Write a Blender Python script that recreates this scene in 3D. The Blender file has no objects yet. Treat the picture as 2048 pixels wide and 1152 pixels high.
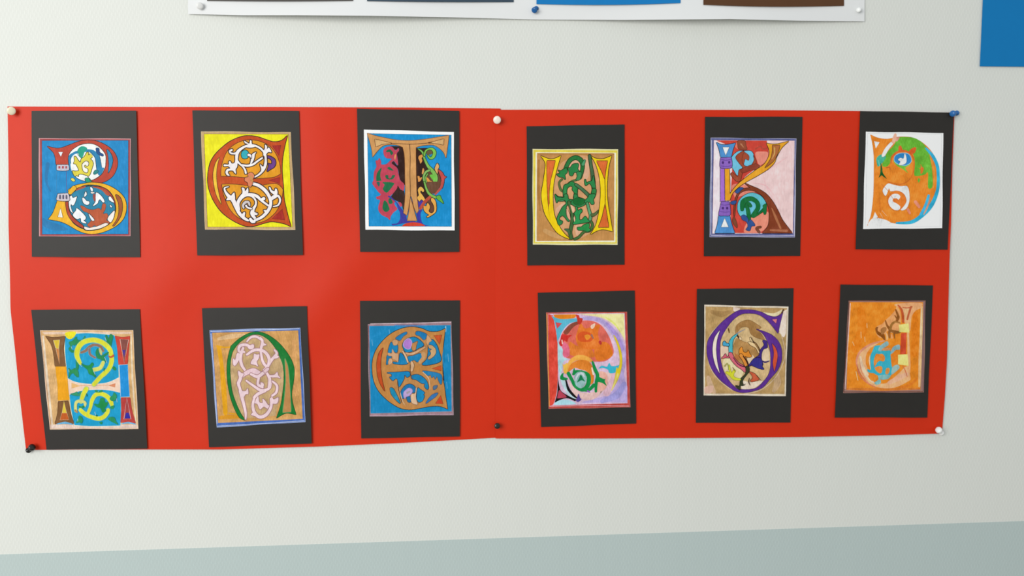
import bpy, bmesh, math, random
from mathutils import Vector, Matrix
from mathutils import geometry as mgeo

# ------------------------------------------------------------------ camera, light, exposure
scene = bpy.context.scene
C = scene.collection
PI = math.pi
FPX = 1704.0                       # focal length for a 2048 px wide frame
YAW, PITCH, ROLL = math.radians(3.97), math.radians(-4.2), math.radians(0.71)
CENTER = Vector((0.0, 0.0, 1.55))  # where the optical axis meets the wall (the wall is the plane y = 0)
DIST = 1.252
fwd = Vector((math.sin(YAW) * math.cos(PITCH), math.cos(YAW) * math.cos(PITCH), math.sin(PITCH))).normalized()
rt0 = fwd.cross(Vector((0, 0, 1))).normalized()
up0 = rt0.cross(fwd).normalized()
RT = (rt0 * math.cos(ROLL) - up0 * math.sin(ROLL)).normalized()
UP = RT.cross(fwd).normalized()
CAM = CENTER - fwd * DIST
cd = bpy.data.cameras.new('camera'); cam = bpy.data.objects.new('camera', cd); C.objects.link(cam)
m = Matrix((RT, UP, -fwd)).transposed().to_4x4(); m.translation = CAM
cam.matrix_world = m
cd.sensor_width = 36.0; cd.lens = 36.0 * FPX / 2048.0; cd.clip_start = 0.01
cd.dof.use_dof = True; cd.dof.focus_distance = 1.08; cd.dof.aperture_fstop = 5.0
scene.camera = cam

w = bpy.data.worlds.new('room_light'); scene.world = w; w.use_nodes = True
w.node_tree.nodes['Background'].inputs[0].default_value = (0.93, 0.98, 1.0, 1)
w.node_tree.nodes['Background'].inputs[1].default_value = 0.60

def area(name, loc, target, sx, sy, power, col):
    l = bpy.data.lights.new(name, 'AREA'); l.shape = 'RECTANGLE'; l.size = sx; l.size_y = sy
    l.energy = power; l.color = col
    o = bpy.data.objects.new(name, l); C.objects.link(o); o.location = loc
    o.rotation_euler = (Vector(target) - Vector(loc)).to_track_quat('-Z', 'Y').to_euler()
    return o
area('window_daylight', (-1.85, -2.55, 2.12), (-0.2, 0, 1.5), 1.9, 1.7, 64, (1.0, 0.985, 0.955))

vs = scene.view_settings
scene.display_settings.display_device = 'sRGB'
vs.view_transform = 'Standard'; vs.look = 'None'; vs.gamma = 1.0; vs.use_curve_mapping = False
vs.exposure = 0.06

# ------------------------------------------------------------------ helpers
def unproj(px, py, off=0.0):
    """photo pixel -> the point of the plane lying off metres in front of the wall"""
    d = fwd * FPX + RT * (px - 1024.0) - UP * (py - 576.0)
    t = (-off - CAM.y) / d.y
    return CAM + d * t

def lin(c):
    return c / 12.92 if c <= 0.04045 else ((c + 0.055) / 1.055) ** 2.4
def rgb(h):
    return tuple(lin(int(h[i:i + 2], 16) / 255.0) for i in (0, 2, 4))

def mnode(mat):
    mat.use_nodes = True
    nt = mat.node_tree
    return nt, nt.nodes['Principled BSDF']
def new(nt, t, **kw):
    n = nt.nodes.new(t)
    for k, v in kw.items(): setattr(n, k, v)
    return n

_mats = {}
def paper_mat(h, rough=0.62, grain=0.05, spec=0.35, scale=900.0, gain=1.0, bump=0.06):
    """sheet of coloured paper: faint mottling and fibre relief"""
    key = ('paper', h, rough, grain, spec, scale, gain)
    if key in _mats: return _mats[key]
    mat = bpy.data.materials.new('paper_' + h); nt, b = mnode(mat)
    tc = new(nt, 'ShaderNodeTexCoord'); n = new(nt, 'ShaderNodeTexNoise')
    n.inputs['Scale'].default_value = 60.0; n.inputs['Detail'].default_value = 6
    nt.links.new(tc.outputs['Object'], n.inputs['Vector'])
    mr = new(nt, 'ShaderNodeMapRange'); mr.inputs['To Min'].default_value = 1 - grain; mr.inputs['To Max'].default_value = 1 + grain
    nt.links.new(n.outputs['Fac'], mr.inputs['Value'])
    mx = new(nt, 'ShaderNodeVectorMath', operation='SCALE'); mx.inputs[0].default_value = [min(v * gain, .93) for v in rgb(h)]
    nt.links.new(mr.outputs['Result'], mx.inputs['Scale'])
    nt.links.new(mx.outputs[0], b.inputs['Base Color'])
    n2 = new(nt, 'ShaderNodeTexNoise'); n2.inputs['Scale'].default_value = scale; n2.inputs['Detail'].default_value = 3
    nt.links.new(tc.outputs['Object'], n2.inputs['Vector'])
    bp = new(nt, 'ShaderNodeBump'); bp.inputs['Strength'].default_value = bump; bp.inputs['Distance'].default_value = 0.0004
    nt.links.new(n2.outputs['Fac'], bp.inputs['Height']); nt.links.new(bp.outputs['Normal'], b.inputs['Normal'])
    b.inputs['Roughness'].default_value = rough; b.inputs['Specular IOR Level'].default_value = spec
    _mats[key] = mat
    return mat

def ink_mat(h, style, gain):
    """felt-tip ('m') or colour-pencil ('p') laid on white paper: streaks, gaps, overlaps"""
    key = ('ink', h, style, round(gain, 2))
    if key in _mats: return _mats[key]
    mat = bpy.data.materials.new('ink_' + h); nt, b = mnode(mat)
    tc = new(nt, 'ShaderNodeTexCoord'); mp = new(nt, 'ShaderNodeMapping')
    seed = int(h, 16) % 97
    mp.inputs['Rotation'].default_value = (0, math.radians(seed * 3.7 % 60 - 30) if style == 'p' else math.radians(8), 0)
    mp.inputs['Scale'].default_value = (1100, 1, 160) if style == 'p' else (420, 1, 120)
    mp.inputs['Location'].default_value = (seed, 0, seed * 1.7)
    nt.links.new(tc.outputs['Object'], mp.inputs['Vector'])
    n = new(nt, 'ShaderNodeTexNoise'); n.inputs['Scale'].default_value = 1.0; n.inputs['Detail'].default_value = 3; n.inputs['Roughness'].default_value = .6
    nt.links.new(mp.outputs[0], n.inputs['Vector'])
    n2 = new(nt, 'ShaderNodeTexNoise'); n2.inputs['Scale'].default_value = 70; n2.inputs['Detail'].default_value = 3
    nt.links.new(tc.outputs['Object'], n2.inputs['Vector'])
    ad = new(nt, 'ShaderNodeMath', operation='ADD'); nt.links.new(n.outputs['Fac'], ad.inputs[0]); nt.links.new(n2.outputs['Fac'], ad.inputs[1])
    col = [min(max(v * gain - .012, .002), .9) for v in rgb(h)]
    amt = 0.34 if style == 'p' else 0.16
    lo = [v * (1 - amt * .8) for v in col]; hi = [min(v * (1 + amt) + .10 * amt, .92) for v in col]
    cr = new(nt, 'ShaderNodeValToRGB')
    cr.color_ramp.elements[0].position = .36; cr.color_ramp.elements[0].color = (*lo, 1)
    cr.color_ramp.elements[1].position = .66; cr.color_ramp.elements[1].color = (*hi, 1)
    e = cr.color_ramp.elements.new(.5); e.color = (*col, 1)
    hf = new(nt, 'ShaderNodeMath', operation='MULTIPLY'); hf.inputs[1].default_value = .5
    nt.links.new(ad.outputs[0], hf.inputs[0]); nt.links.new(hf.outputs[0], cr.inputs[0])
    nt.links.new(cr.outputs[0], b.inputs['Base Color'])
    b.inputs['Roughness'].default_value = 0.5 if style == 'm' else .6
    b.inputs['Specular IOR Level'].default_value = .16
    _mats[key] = mat
    return mat

def mesh_obj(name, verts, faces, mats, parent=None, fm=None, smooth=False):
    me = bpy.data.meshes.new(name); me.from_pydata([tuple(v) for v in verts], [], faces)
    for m_ in (mats if isinstance(mats, list) else [mats]): me.materials.append(m_)
    if fm: me.polygons.foreach_set('material_index', fm)
    if smooth: me.polygons.foreach_set('use_smooth', [True] * len(faces))
    me.validate(); me.update()
    o = bpy.data.objects.new(name, me); C.objects.link(o)
    if parent: o.parent = parent
    return o
def thing(name, loc, label, cat, group=None):
    o = bpy.data.objects.new(name, None); C.objects.link(o); o.location = loc
    o.empty_display_size = .02
    o['label'] = label; o['category'] = cat
    if group: o['group'] = group
    return o
def tag(o, label, cat, group=None):
    o['label'] = label; o['category'] = cat
    if group: o['group'] = group
    return o
def box(name, a, b, mat, parent=None, kind=None):
    (x0, y0, z0), (x1, y1, z1) = a, b
    v = [(x0,y0,z0),(x1,y0,z0),(x1,y1,z0),(x0,y1,z0),(x0,y0,z1),(x1,y0,z1),(x1,y1,z1),(x0,y1,z1)]
    f = [(0,3,2,1),(4,5,6,7),(0,1,5,4),(1,2,6,5),(2,3,7,6),(3,0,4,7)]
    o = mesh_obj(name, v, f, mat, parent)
    if kind: o['kind'] = kind
    return o

# ------------------------------------------------------------------ room shell
def wall_material(h, name):
    """woven glass-fibre wallpaper under matt paint: staggered upright threads"""
    mat = bpy.data.materials.new(name); nt, b = mnode(mat)
    tc = new(nt, 'ShaderNodeTexCoord'); sep = new(nt, 'ShaderNodeSeparateXYZ'); nt.links.new(tc.outputs['Object'], sep.inputs[0])
    def M(op, a, c=None):
        n = new(nt, 'ShaderNodeMath', operation=op)
        for i, v in enumerate((a, c)):
            if v is None: continue
            if isinstance(v, (int, float)): n.inputs[i].default_value = v
            else: nt.links.new(v, n.inputs[i])
        return n.outputs[0]
    wob = new(nt, 'ShaderNodeTexNoise'); wob.inputs['Scale'].default_value = 90; nt.links.new(tc.outputs['Object'], wob.inputs['Vector'])
    wv = M('MULTIPLY', wob.outputs['Fac'], 2.2)
    X = M('ADD', M('MULTIPLY', sep.outputs['X'], 1 / 0.0026), M('MULTIPLY', wob.outputs['Fac'], .35))
    Z = M('ADD', M('MULTIPLY', sep.outputs['Z'], 2 * PI / 0.0120), wv)
    col = M('FLOOR', X)
    h1 = M('ABSOLUTE', M('SINE', M('MULTIPLY', X, PI)))
    h2 = M('ADD', M('MULTIPLY', M('SINE', M('ADD', Z, M('ADD', M('MULTIPLY', col, PI), M('MULTIPLY', M('SINE', M('MULTIPLY', col, 12.9)), .9)))), .5), .5)
    hh = M('MULTIPLY', h1, h2)
    mp = new(nt, 'ShaderNodeMapping'); mp.inputs['Scale'].default_value = (900, 1, 260); nt.links.new(tc.outputs['Object'], mp.inputs[0])
    nz = new(nt, 'ShaderNodeTexNoise'); nz.inputs['Scale'].default_value = 1; nz.inputs['Detail'].default_value = 2; nt.links.new(mp.outputs[0], nz.inputs['Vector'])
    ht = M('ADD', M('MULTIPLY', hh, .85), M('MULTIPLY', nz.outputs['Fac'], .6))
    bp = new(nt, 'ShaderNodeBump'); bp.inputs['Strength'].default_value = 0.5; bp.inputs['Distance'].default_value = 0.00022
    nt.links.new(ht, bp.inputs['Height']); nt.links.new(bp.outputs['Normal'], b.inputs['Normal'])
    mr = new(nt, 'ShaderNodeMapRange'); mr.inputs['From Min'].default_value = .1; mr.inputs['From Max'].default_value = 1.1
    mr.inputs['To Min'].default_value = .965; mr.inputs['To Max'].default_value = 1.02; nt.links.new(ht, mr.inputs['Value'])
    vm = new(nt, 'ShaderNodeVectorMath', operation='SCALE'); vm.inputs[0].default_value = rgb(h); nt.links.new(mr.outputs['Result'], vm.inputs['Scale'])
    nt.links.new(vm.outputs[0], b.inputs['Base Color'])
    b.inputs['Roughness'].default_value = .6; b.inputs['Specular IOR Level'].default_value = .3
    return mat
WALL = wall_material('dee0da', 'wall_paint')
DADO = wall_material('bac8c6', 'dado_paint')
zl = (unproj(0, 1110).z + unproj(1024, 1075).z + unproj(2048, 1043).z) / 3
slope = (unproj(2048, 1043).z - unproj(0, 1110).z) / (unproj(2048, 1043).x - unproj(0, 1110).x)
box('wall_back', (-4.6, 0.0, 0.0), (4.6, 0.12, 2.9), WALL, kind='structure')
# the painted dado field: one more wallpaper layer, 0.4 mm proud
def dz(x): return unproj(1024, 1075.5).z + slope * x
X0, X1 = -4.6, 4.6
v = [(X0,-.0004,0.06),(X1,-.0004,0.06),(X1,-.0004,dz(X1)),(X0,-.0004,dz(X0)),(X0,.0,0.06),(X1,.0,0.06),(X1,.0,dz(X1)),(X0,.0,dz(X0))]
o = mesh_obj('trim_1', v, [(0,1,2,3),(3,2,6,7),(1,5,6,2),(0,3,7,4),(0,4,5,1)], DADO); o['kind'] = 'structure'
FLOOR = paper_mat('8f8a80', .5, .08, .3, 300)
box('floor', (-4.6, -4.6, -0.05), (4.6, 0.12, 0.0), FLOOR, kind='structure')
box('baseboard_back', (-4.6, -0.014, 0.0), (4.6, 0.0, 0.06), paper_mat('8b9192', .4, .03), kind='structure')

# ------------------------------------------------------------------ sheets on the wall
def interp(path, t):
    """point at arc-length fraction t of a polyline"""
    L = [0.0]
    for a, b in zip(path, path[1:]): L.append(L[-1] + math.hypot(b[0]-a[0], b[1]-a[1]))
    s = t * L[-1]
    for i in range(len(path) - 1):
        if s <= L[i+1] or i == len(path) - 2:
            k = (s - L[i]) / max(L[i+1] - L[i], 1e-9)
            return (path[i][0] + k * (path[i+1][0]-path[i][0]), path[i][1] + k * (path[i+1][1]-path[i][1]))

def sheet(name, top, bottom, left, right, hfun, mat, nu=90, nv=60, thick=0.0003, parent=None, sub=None):
    """a paper sheet between four traced edges; hfun(px,py,u,v) = how far it stands off the wall"""
    V = []; F = []
    tl, tr, bl, br = top[0], top[-1], bottom[0], bottom[-1]
    for j in range(nv + 1):
        v_ = j / nv
        for i in range(nu + 1):
            u = i / nu
            T = interp(top, u); B = interp(bottom, u); L = interp(left, v_); R = interp(right, v_)
            x = (1-v_)*T[0]+v_*B[0]+(1-u)*L[0]+u*R[0]-((1-u)*(1-v_)*tl[0]+u*(1-v_)*tr[0]+(1-u)*v_*bl[0]+u*v_*br[0])
            y = (1-v_)*T[1]+v_*B[1]+(1-u)*L[1]+u*R[1]-((1-u)*(1-v_)*tl[1]+u*(1-v_)*tr[1]+(1-u)*v_*bl[1]+u*v_*br[1])
            V.append(unproj(x, y, hfun(x, y, u, v_)))
    n = len(V); W_ = nu + 1
    V += [p + Vector((0, thick, 0)) for p in V]
    for j in range(nv):
        for i in range(nu):
            a = j * W_ + i
            F.append((a, a + W_, a + W_ + 1, a + 1)); F.append((n + a, n + a + 1, n + a + W_ + 1, n + a + W_))
    ring = [i for i in range(W_)] + [j*W_+nu for j in range(1, nv+1)] + [nv*W_+i for i in range(nu-1, -1, -1)] + [j*W_ for j in range(nv-1, 0, -1)]
    for a, b in zip(ring, ring[1:] + ring[:1]): F.append((a, b, n + b, n + a))
    loc = sum(V[:n], Vector()) / n
    o = mesh_obj(name, [p - loc for p in V], F, mat, None, smooth=True); o.location = loc
    nr = len(ring)
    for p in list(o.data.polygons)[-nr:]: p.use_smooth = False
    o.data.set_sharp_from_angle(angle=math.radians(40))
    return o

def g2(x, y, cx, cy, sx, sy, rot=0):
    dx, dy = x - cx, y - cy; c, s = math.cos(rot), math.sin(rot)
    a = (dx*c + dy*s) / sx; b = (-dx*s + dy*c) / sy
    return math.exp(-(a*a + b*b))
def h_left(x, y, u=0, v=0):
    h = 0.0016
    h += .0030 * g2(x, y, 330, 570, 70, 190, .75)
    h += .0032 * g2(x, y, 660, 590, 55, 260, .70)
    h += .0020 * g2(x, y, 330, 420, 60, 160, .1)
    h += .0022 * g2(x, y, 640, 330, 60, 220, -.05)
    h += .0018 * g2(x, y, 320, 760, 60, 130, -.25)
    h += .0020 * g2(x, y, 30, 560, 80, 200, 0)
    h += .0016 * g2(x, y, 940, 560, 60, 180, 0)
    h += .0016 * g2(x, y, 520, 900, 260, 40, 0)
    return h
def h_right(x, y, u=0, v=0):
    h = 0.0026
    h += .0016 * g2(x, y, 1330, 400, 60, 240, .1)
    h += .0014 * g2(x, y, 1650, 520, 60, 260, -.1)
    h += .0018 * g2(x, y, 1890, 560, 60, 170, 0)
    h += .0010 * g2(x, y, 1300, 880, 240, 60, 0)
    return h
RED = paper_mat('d22e0c', .46, .035, .20, 1400)
tag(sheet('red_poster', [(15,213),(300,214),(560,214),(820,215),(1001,217)],
      [(52,900),(170,899),(296,899),(440,899),(640,893),(800,886),(930,879),(1001,875)],
      [(15,213),(17,330),(17,450),(20,560),(21,620),(30,700),(38,780),(45,840),(52,900)],
      [(1001,217),(1001,540),(1001,875)], h_left, RED),
    'left red poster sheet, behind the drawings of B, E, T and H', 'poster', 'red poster sheets')
tag(sheet('red_poster', [(992,219.5),(1200,219),(1500,220),(1720,222),(1909,226)],
      [(991,877),(1200,877),(1400,876),(1600,874),(1760,871),(1884,867)],
      [(992,219.5),(991,540),(991,877)],
      [(1909,226),(1905,330),(1902,450),(1899,520),(1896,640),(1894,720),(1890,790),(1884,867)], h_right, RED),
    'right red poster sheet, behind the drawings of U, K, D and P', 'poster', 'red poster sheets')

# white display sheet above, cut by the photo's top edge
def h_white(x, y, u=0, v=0):
    b = max(0.0, min(1.0, (y + 40) / 80.0))
    return .0012 + b * (.0190 * g2(x, y, 700, 30, 220, 200) + .0160 * g2(x, y, 1430, 40, 200, 200))
tag(sheet('white_poster', [(377,-560),(1050,-560),(1731,-560)],
      [(376,28),(484,30.5),(600,30.5),(737,31.5),(900,34.5),(1070,39),(1250,40),(1459,38),(1600,41.5),(1729,42.5)],
      [(377,-560),(376,-100),(376,28)], [(1731,-560),(1730,-100),(1729,42.5)], h_white, paper_mat('e5e6e6', .5, .01, .2), nu=120, nv=60),
    'white poster sheet at the top with its lower edge bulging off the wall', 'poster')
def plate(name, quad, off, mat, thick, parent=None, loc=None, n=1):
    pass
for col, q, lb in (('4f4b48', [(414,-200),(706,-200),(706,1.5),(414,1.5)], 'dark grey picture card on the white poster, leftmost of the four'),
               ('3c4c5a', [(734,-200),(1027,-200),(1027,4),(734,2)], 'slate blue picture card on the white poster, second from the left'),
               ('1179bd', [(1073,-200),(1361,-200),(1361,6),(1073,8)], 'bright blue picture card on the white poster beside the blue pin'),
               ('5a3b24', [(1407,-200),(1688,-200),(1688,11.5),(1407,9.5)], 'dark brown picture card on the white poster, rightmost of the four')):
    (ax, ay), (bx, by), (cx, cy), (dx, dy) = q
    sag = 2.5 if col in ('1179bd', '5a3b24') else .5
    bot = [(dx + (cx-dx)*t/8, dy + (cy-dy)*t/8 + sag*math.sin(PI*t/8)) for t in range(9)]
    tag(sheet('picture_card', [(ax,ay),(bx,by)], bot, [(ax,ay),(dx,dy)], [(bx,by),(cx,cy)],
              lambda x, y, u, v: h_white(x, y) + .0014 + .0035 * max(0, v - .75) * 4 * math.sin(PI * u) * .5, paper_mat(col, .5, .06, .18), nu=30, nv=16, thick=.0006), lb, 'picture', 'picture cards on the white poster')
tag(sheet('blue_poster', [(1972,-300),(2300,-300)], [(1960,132.5),(2120,134),(2310,136)], [(1972,-300),(1966,0),(1960,132.5)], [(2300,-300),(2310,136)],
      lambda x, y, u, v: .001 + .0012 * v, paper_mat('0c78b8', .5, .03, .15), nu=20, nv=20, thick=.0006),
    'bright blue sheet in the upper right corner of the wall', 'poster')

# ------------------------------------------------------------------ the twelve letter drawings
import numpy as np
class Plane:
    """best flat fit of a stiff card lying on the slightly wavy poster"""
    def __init__(s, quad, hf, gap):
        A = []; H = []
        for i in range(9):
            for j in range(9):
                u, v = i/8, j/8
                x = (1-u)*(1-v)*quad[0][0]+u*(1-v)*quad[1][0]+u*v*quad[2][0]+(1-u)*v*quad[3][0]
                y = (1-u)*(1-v)*quad[0][1]+u*(1-v)*quad[1][1]+u*v*quad[2][1]+(1-u)*v*quad[3][1]
                h = hf(x, y); p = unproj(x, y, h); A.append((1, p.x, p.z)); H.append(h)
        A = np.array(A); H = np.array(H); k = np.linalg.lstsq(A, H, rcond=None)[0]
        k[0] += float(np.max(H - A @ k)) + gap
        s.a, s.b, s.c = [float(q) for q in k]
    def at(s, px, py, off=0.0):
        d = fwd * FPX + RT * (px - 1024.0) - UP * (py - 576.0)
        t = -(s.a + off + s.b*CAM.x + s.c*CAM.z + CAM.y) / (d.y + s.b*d.x + s.c*d.z)
        return CAM + d * t

def parse(s):
    out = []
    for tok in s.split():
        sharp = tok[0] == '!'
        x, y = tok.lstrip('!').split(',')
        out.append((float(x), float(y), sharp))
    return out
def smooth_path(P, closed, n=6):
    Q = []
    N = len(P)
    if N == 2: return [(p[0], p[1], i) for i, p in enumerate(P)]
    rng = range(N if closed else N - 1)
    for i in rng:
        p1, p2 = P[i], P[(i+1) % N]
        p0 = P[(i-1) % N] if (closed or i > 0) else p1
        p3 = P[(i+2) % N] if (closed or i + 2 < N) else p2
        if p1[2]: p0 = p1
        if p2[2]: p3 = p2
        if p1[2] and p2[2]:
            Q.append((p1[0], p1[1], float(i))); continue
        for k in range(n):
            t = k / n
            f = lambda a, b, c, d: .5*((2*b)+(-a+c)*t+(2*a-5*b+4*c-d)*t*t+(-a+3*b-3*c+d)*t*t*t)
            Q.append((f(p0[0],p1[0],p2[0],p3[0]), f(p0[1],p1[1],p2[1],p3[1]), i + t))
    if not closed: Q.append((P[-1][0], P[-1][1], float(N-1)))
    return Q
def stroke_poly(Q, widths, closed=False, extra=0.0):
    """outline ribbon (verts, faces) of a brush stroke with round ends"""
    n = len(Q); V = []; F = []
    T = Q[-1][2] if not closed else Q[-1][2] + 1
    def wid(t):
        k = t / max(T, 1e-9) * (len(widths) - 1); i = min(int(k), len(widths) - 2) if len(widths) > 1 else 0
        return (widths[i] + (widths[i+1]-widths[i])*(k-i) if len(widths) > 1 else widths[0]) / 2 + extra
    for i, (x, y, t) in enumerate(Q):
        a = Q[i-1] if (i > 0 or closed) else Q[0]; b = Q[(i+1) % n] if (i < n-1 or closed) else Q[-1]
        dx, dy = b[0]-a[0], b[1]-a[1]; L = math.hypot(dx, dy) or 1
        r = wid(t); nx, ny = -dy/L*r, dx/L*r
        V += [(x+nx, y+ny), (x-nx, y-ny)]
    for i in range(n - 1 + (1 if closed else 0)):
        j = (i+1) % n; F.append((2*i, 2*i+1, 2*j+1, 2*j))
    if not closed:
        for (i, s_) in ((0, -1), (n-1, 1)):
            x, y, t = Q[i]; r = wid(t)
            if r < .8: continue
            a, b = (Q[0], Q[1]) if i == 0 else (Q[-2], Q[-1])
            an = math.atan2(b[1]-a[1], b[0]-a[0]) + (0 if s_ > 0 else PI)
            c = len(V); V.append((x, y))
            for k in range(7):
                q = an - PI/2 + PI*k/6; V.append((x + r*math.cos(q), y + r*math.sin(q)))
            for k in range(6): F.append((c, c+1+k, c+2+k))
    return V, F
def fill_poly(Q):
    P = []
    for x, y, _ in Q:
        if not P or math.hypot(x - P[-1][0], y - P[-1][1]) > .05: P.append((x, y))
    while len(P) > 3 and math.hypot(P[0][0] - P[-1][0], P[0][1] - P[-1][1]) < .05: P.pop()
    if sum(p[0]*q[1] - q[0]*p[1] for p, q in zip(P, P[1:] + P[:1])) > 0: P.reverse()
    return P, [tuple(range(len(P)))]

def make_drawing(crop, cw, card, paper, text, label, hf, group, style='m', gain=1.0, backs='ffffff', base='fbfbf8'):
    """card and paper are four corners (crop units: tl tr br bl)"""
    k = (crop[2] - crop[0]) / cw
    to = lambda x, y: (crop[0] + x*k, crop[1] + y*k)
    cq = [to(*p) for p in card]; pq = [to(*p) for p in paper]
    pl = Plane(cq, hf, 0.0008)
    loc = (pl.at(*cq[2], 0) + pl.at(*cq[3], 0)) / 2
    root = thing('letter_drawing', loc, label, 'drawing', group)
    def slab(name, q, o0, o1, mat, parent, nsub=12, wob=0.0):
        ring = []
        for a, b in zip(q, q[1:] + q[:1]):
            for i in range(nsub):
                t = i / nsub; x = a[0] + (b[0]-a[0])*t; y = a[1] + (b[1]-a[1])*t
                nx, ny = (b[1]-a[1]), -(b[0]-a[0]); L = math.hypot(nx, ny)
                d = wob * math.sin(t*PI) * math.sin(t*7 + a[0]) if i else 0
                ring.append((x + nx/L*d, y + ny/L*d))
        n = len(ring)
        V = [pl.at(x, y, o1) - loc for x, y in ring] + [pl.at(x, y, o0) - loc for x, y in ring]
        F = [tuple(reversed(range(n))), tuple(range(n, 2*n))] + [(i, (i+1) % n, n+(i+1) % n, n+i) for i in range(n)]
        return mesh_obj(name, V, F, mat, parent)
    slab('backing_card', cq, 0.0, 0.0006, paper_mat('2a2724', .48, .10, .26, 1100), root, wob=.4)
    pap = slab('drawing_paper', pq, 0.00065, 0.0011, paper_mat(base, .55, .015, .2, 1400), root, wob=.7)
    z = 0.00112
    frame = (0.0, 0.0, 1.0)
    batches = []   # (name, colour, outline, ocol, prims)
    for ln in text.strip().splitlines():
        ln = ln.strip()
        if not ln or ln[0] == '#': continue
        if ln[0] == '@':                      # finer tracing frame: left, top, right (photo px) and its width in units
            q = ln[1:].split()
            frame = (0.0, 0.0, 1.0) if not q else ((float(q[0])-crop[0])/k, (float(q[1])-crop[1])/k, (float(q[2])-float(q[0]))/float(q[3])/k)
            continue
        head, pts = ln.split('|'); hd = head.split()
        kind, name, col = hd[0], hd[1], hd[2]
        ol = 0.0; oc = '20140f'; wd = [10.0]; closed = False; sty = style
        for o_ in hd[3:]:
            if o_.startswith('o='): ol = float(o_[2:]) * 1.25
            elif o_.startswith('oc='): oc = o_[3:]
            elif o_.startswith('w='): wd = [float(q) for q in o_[2:].split(',')]
            elif o_ == 'c': closed = True
            elif o_.startswith('st='): sty = o_[3:]
        P = [(frame[0] + x*frame[2], frame[1] + y*frame[2], s_) for x, y, s_ in parse(pts)]; wd = [q*frame[2] for q in wd]; ol = ol * frame[2] * (1.35 if frame[2] < 1 else 1)
        key = (name, col, ol, oc, sty)
        if not batches or batches[-1][0] != key or kind == 'F': batches.append((key, []))
        batches[-1][1].append((kind, P, wd, closed))
    items = []   # (name, bbox, [(mat, verts, faces)])
    def emit(it, mat, V, F):
        nonlocal z
        z += 4e-6
        it[2].append((mat, [pl.at(*to(x, y), z) - loc for x, y in V], F))
        for x, y in V:
            b_ = it[1]; b_[0] = min(b_[0], x); b_[1] = min(b_[1], y); b_[2] = max(b_[2], x); b_[3] = max(b_[3], y)
    for (name, col, ol, oc, sty), prims in batches:
        mat = ink_mat(col, sty, gain); om = ink_mat(oc, sty, gain)
        z += 4e-6
        its = [[name, [1e9, 1e9, -1e9, -1e9], []] for _ in prims]; items += its
        if ol > 0:
            for it, (kind, P, wd, closed) in zip(its, prims):
                if kind in 'sS': V, F = stroke_poly(smooth_path(P, closed), wd, closed, ol)
                else: V, F = stroke_poly(smooth_path(P, True), [0], True, ol)
                emit(it, om, V, F)
        for it, (kind, P, wd, closed) in zip(its, prims):
            if kind in 'sS': V, F = stroke_poly(smooth_path(P, closed), wd, closed)
            else: V, F = fill_poly(smooth_path(P, True))
            emit(it, mat, V, F)
    # strokes of one name that touch are one drawn shape; separate shapes are separate parts
    clusters = []
    for it in items:
        hit = [c for c in clusters if c[0][0] == it[0] and any(
            a[1][0] < it[1][2] and it[1][0] < a[1][2] and a[1][1] < it[1][3] and it[1][1] < a[1][3] for a in c)]
        new_c = [it]
        for c in hit: new_c = c + new_c; clusters.remove(c)
        clusters.append(new_c)
    for cl in clusters:
        V = []; F = []; M_ = []; I = []
        for it in cl:
            for mat, vv, ff in it[2]:
                b0 = len(V); V += vv
                if mat not in M_: M_.append(mat)
                for f in ff:
                    a, b, c = vv[f[0]], vv[f[1]], vv[f[2]]
                    f = tuple(b0 + i for i in f)
                    F.append(tuple(reversed(f)) if len(f) < 5 and (b-a).cross(c-a).y > 0 else f); I.append(M_.index(mat))
        mesh_obj(cl[0][0], V, F, M_, pap, I)
    return root

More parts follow.
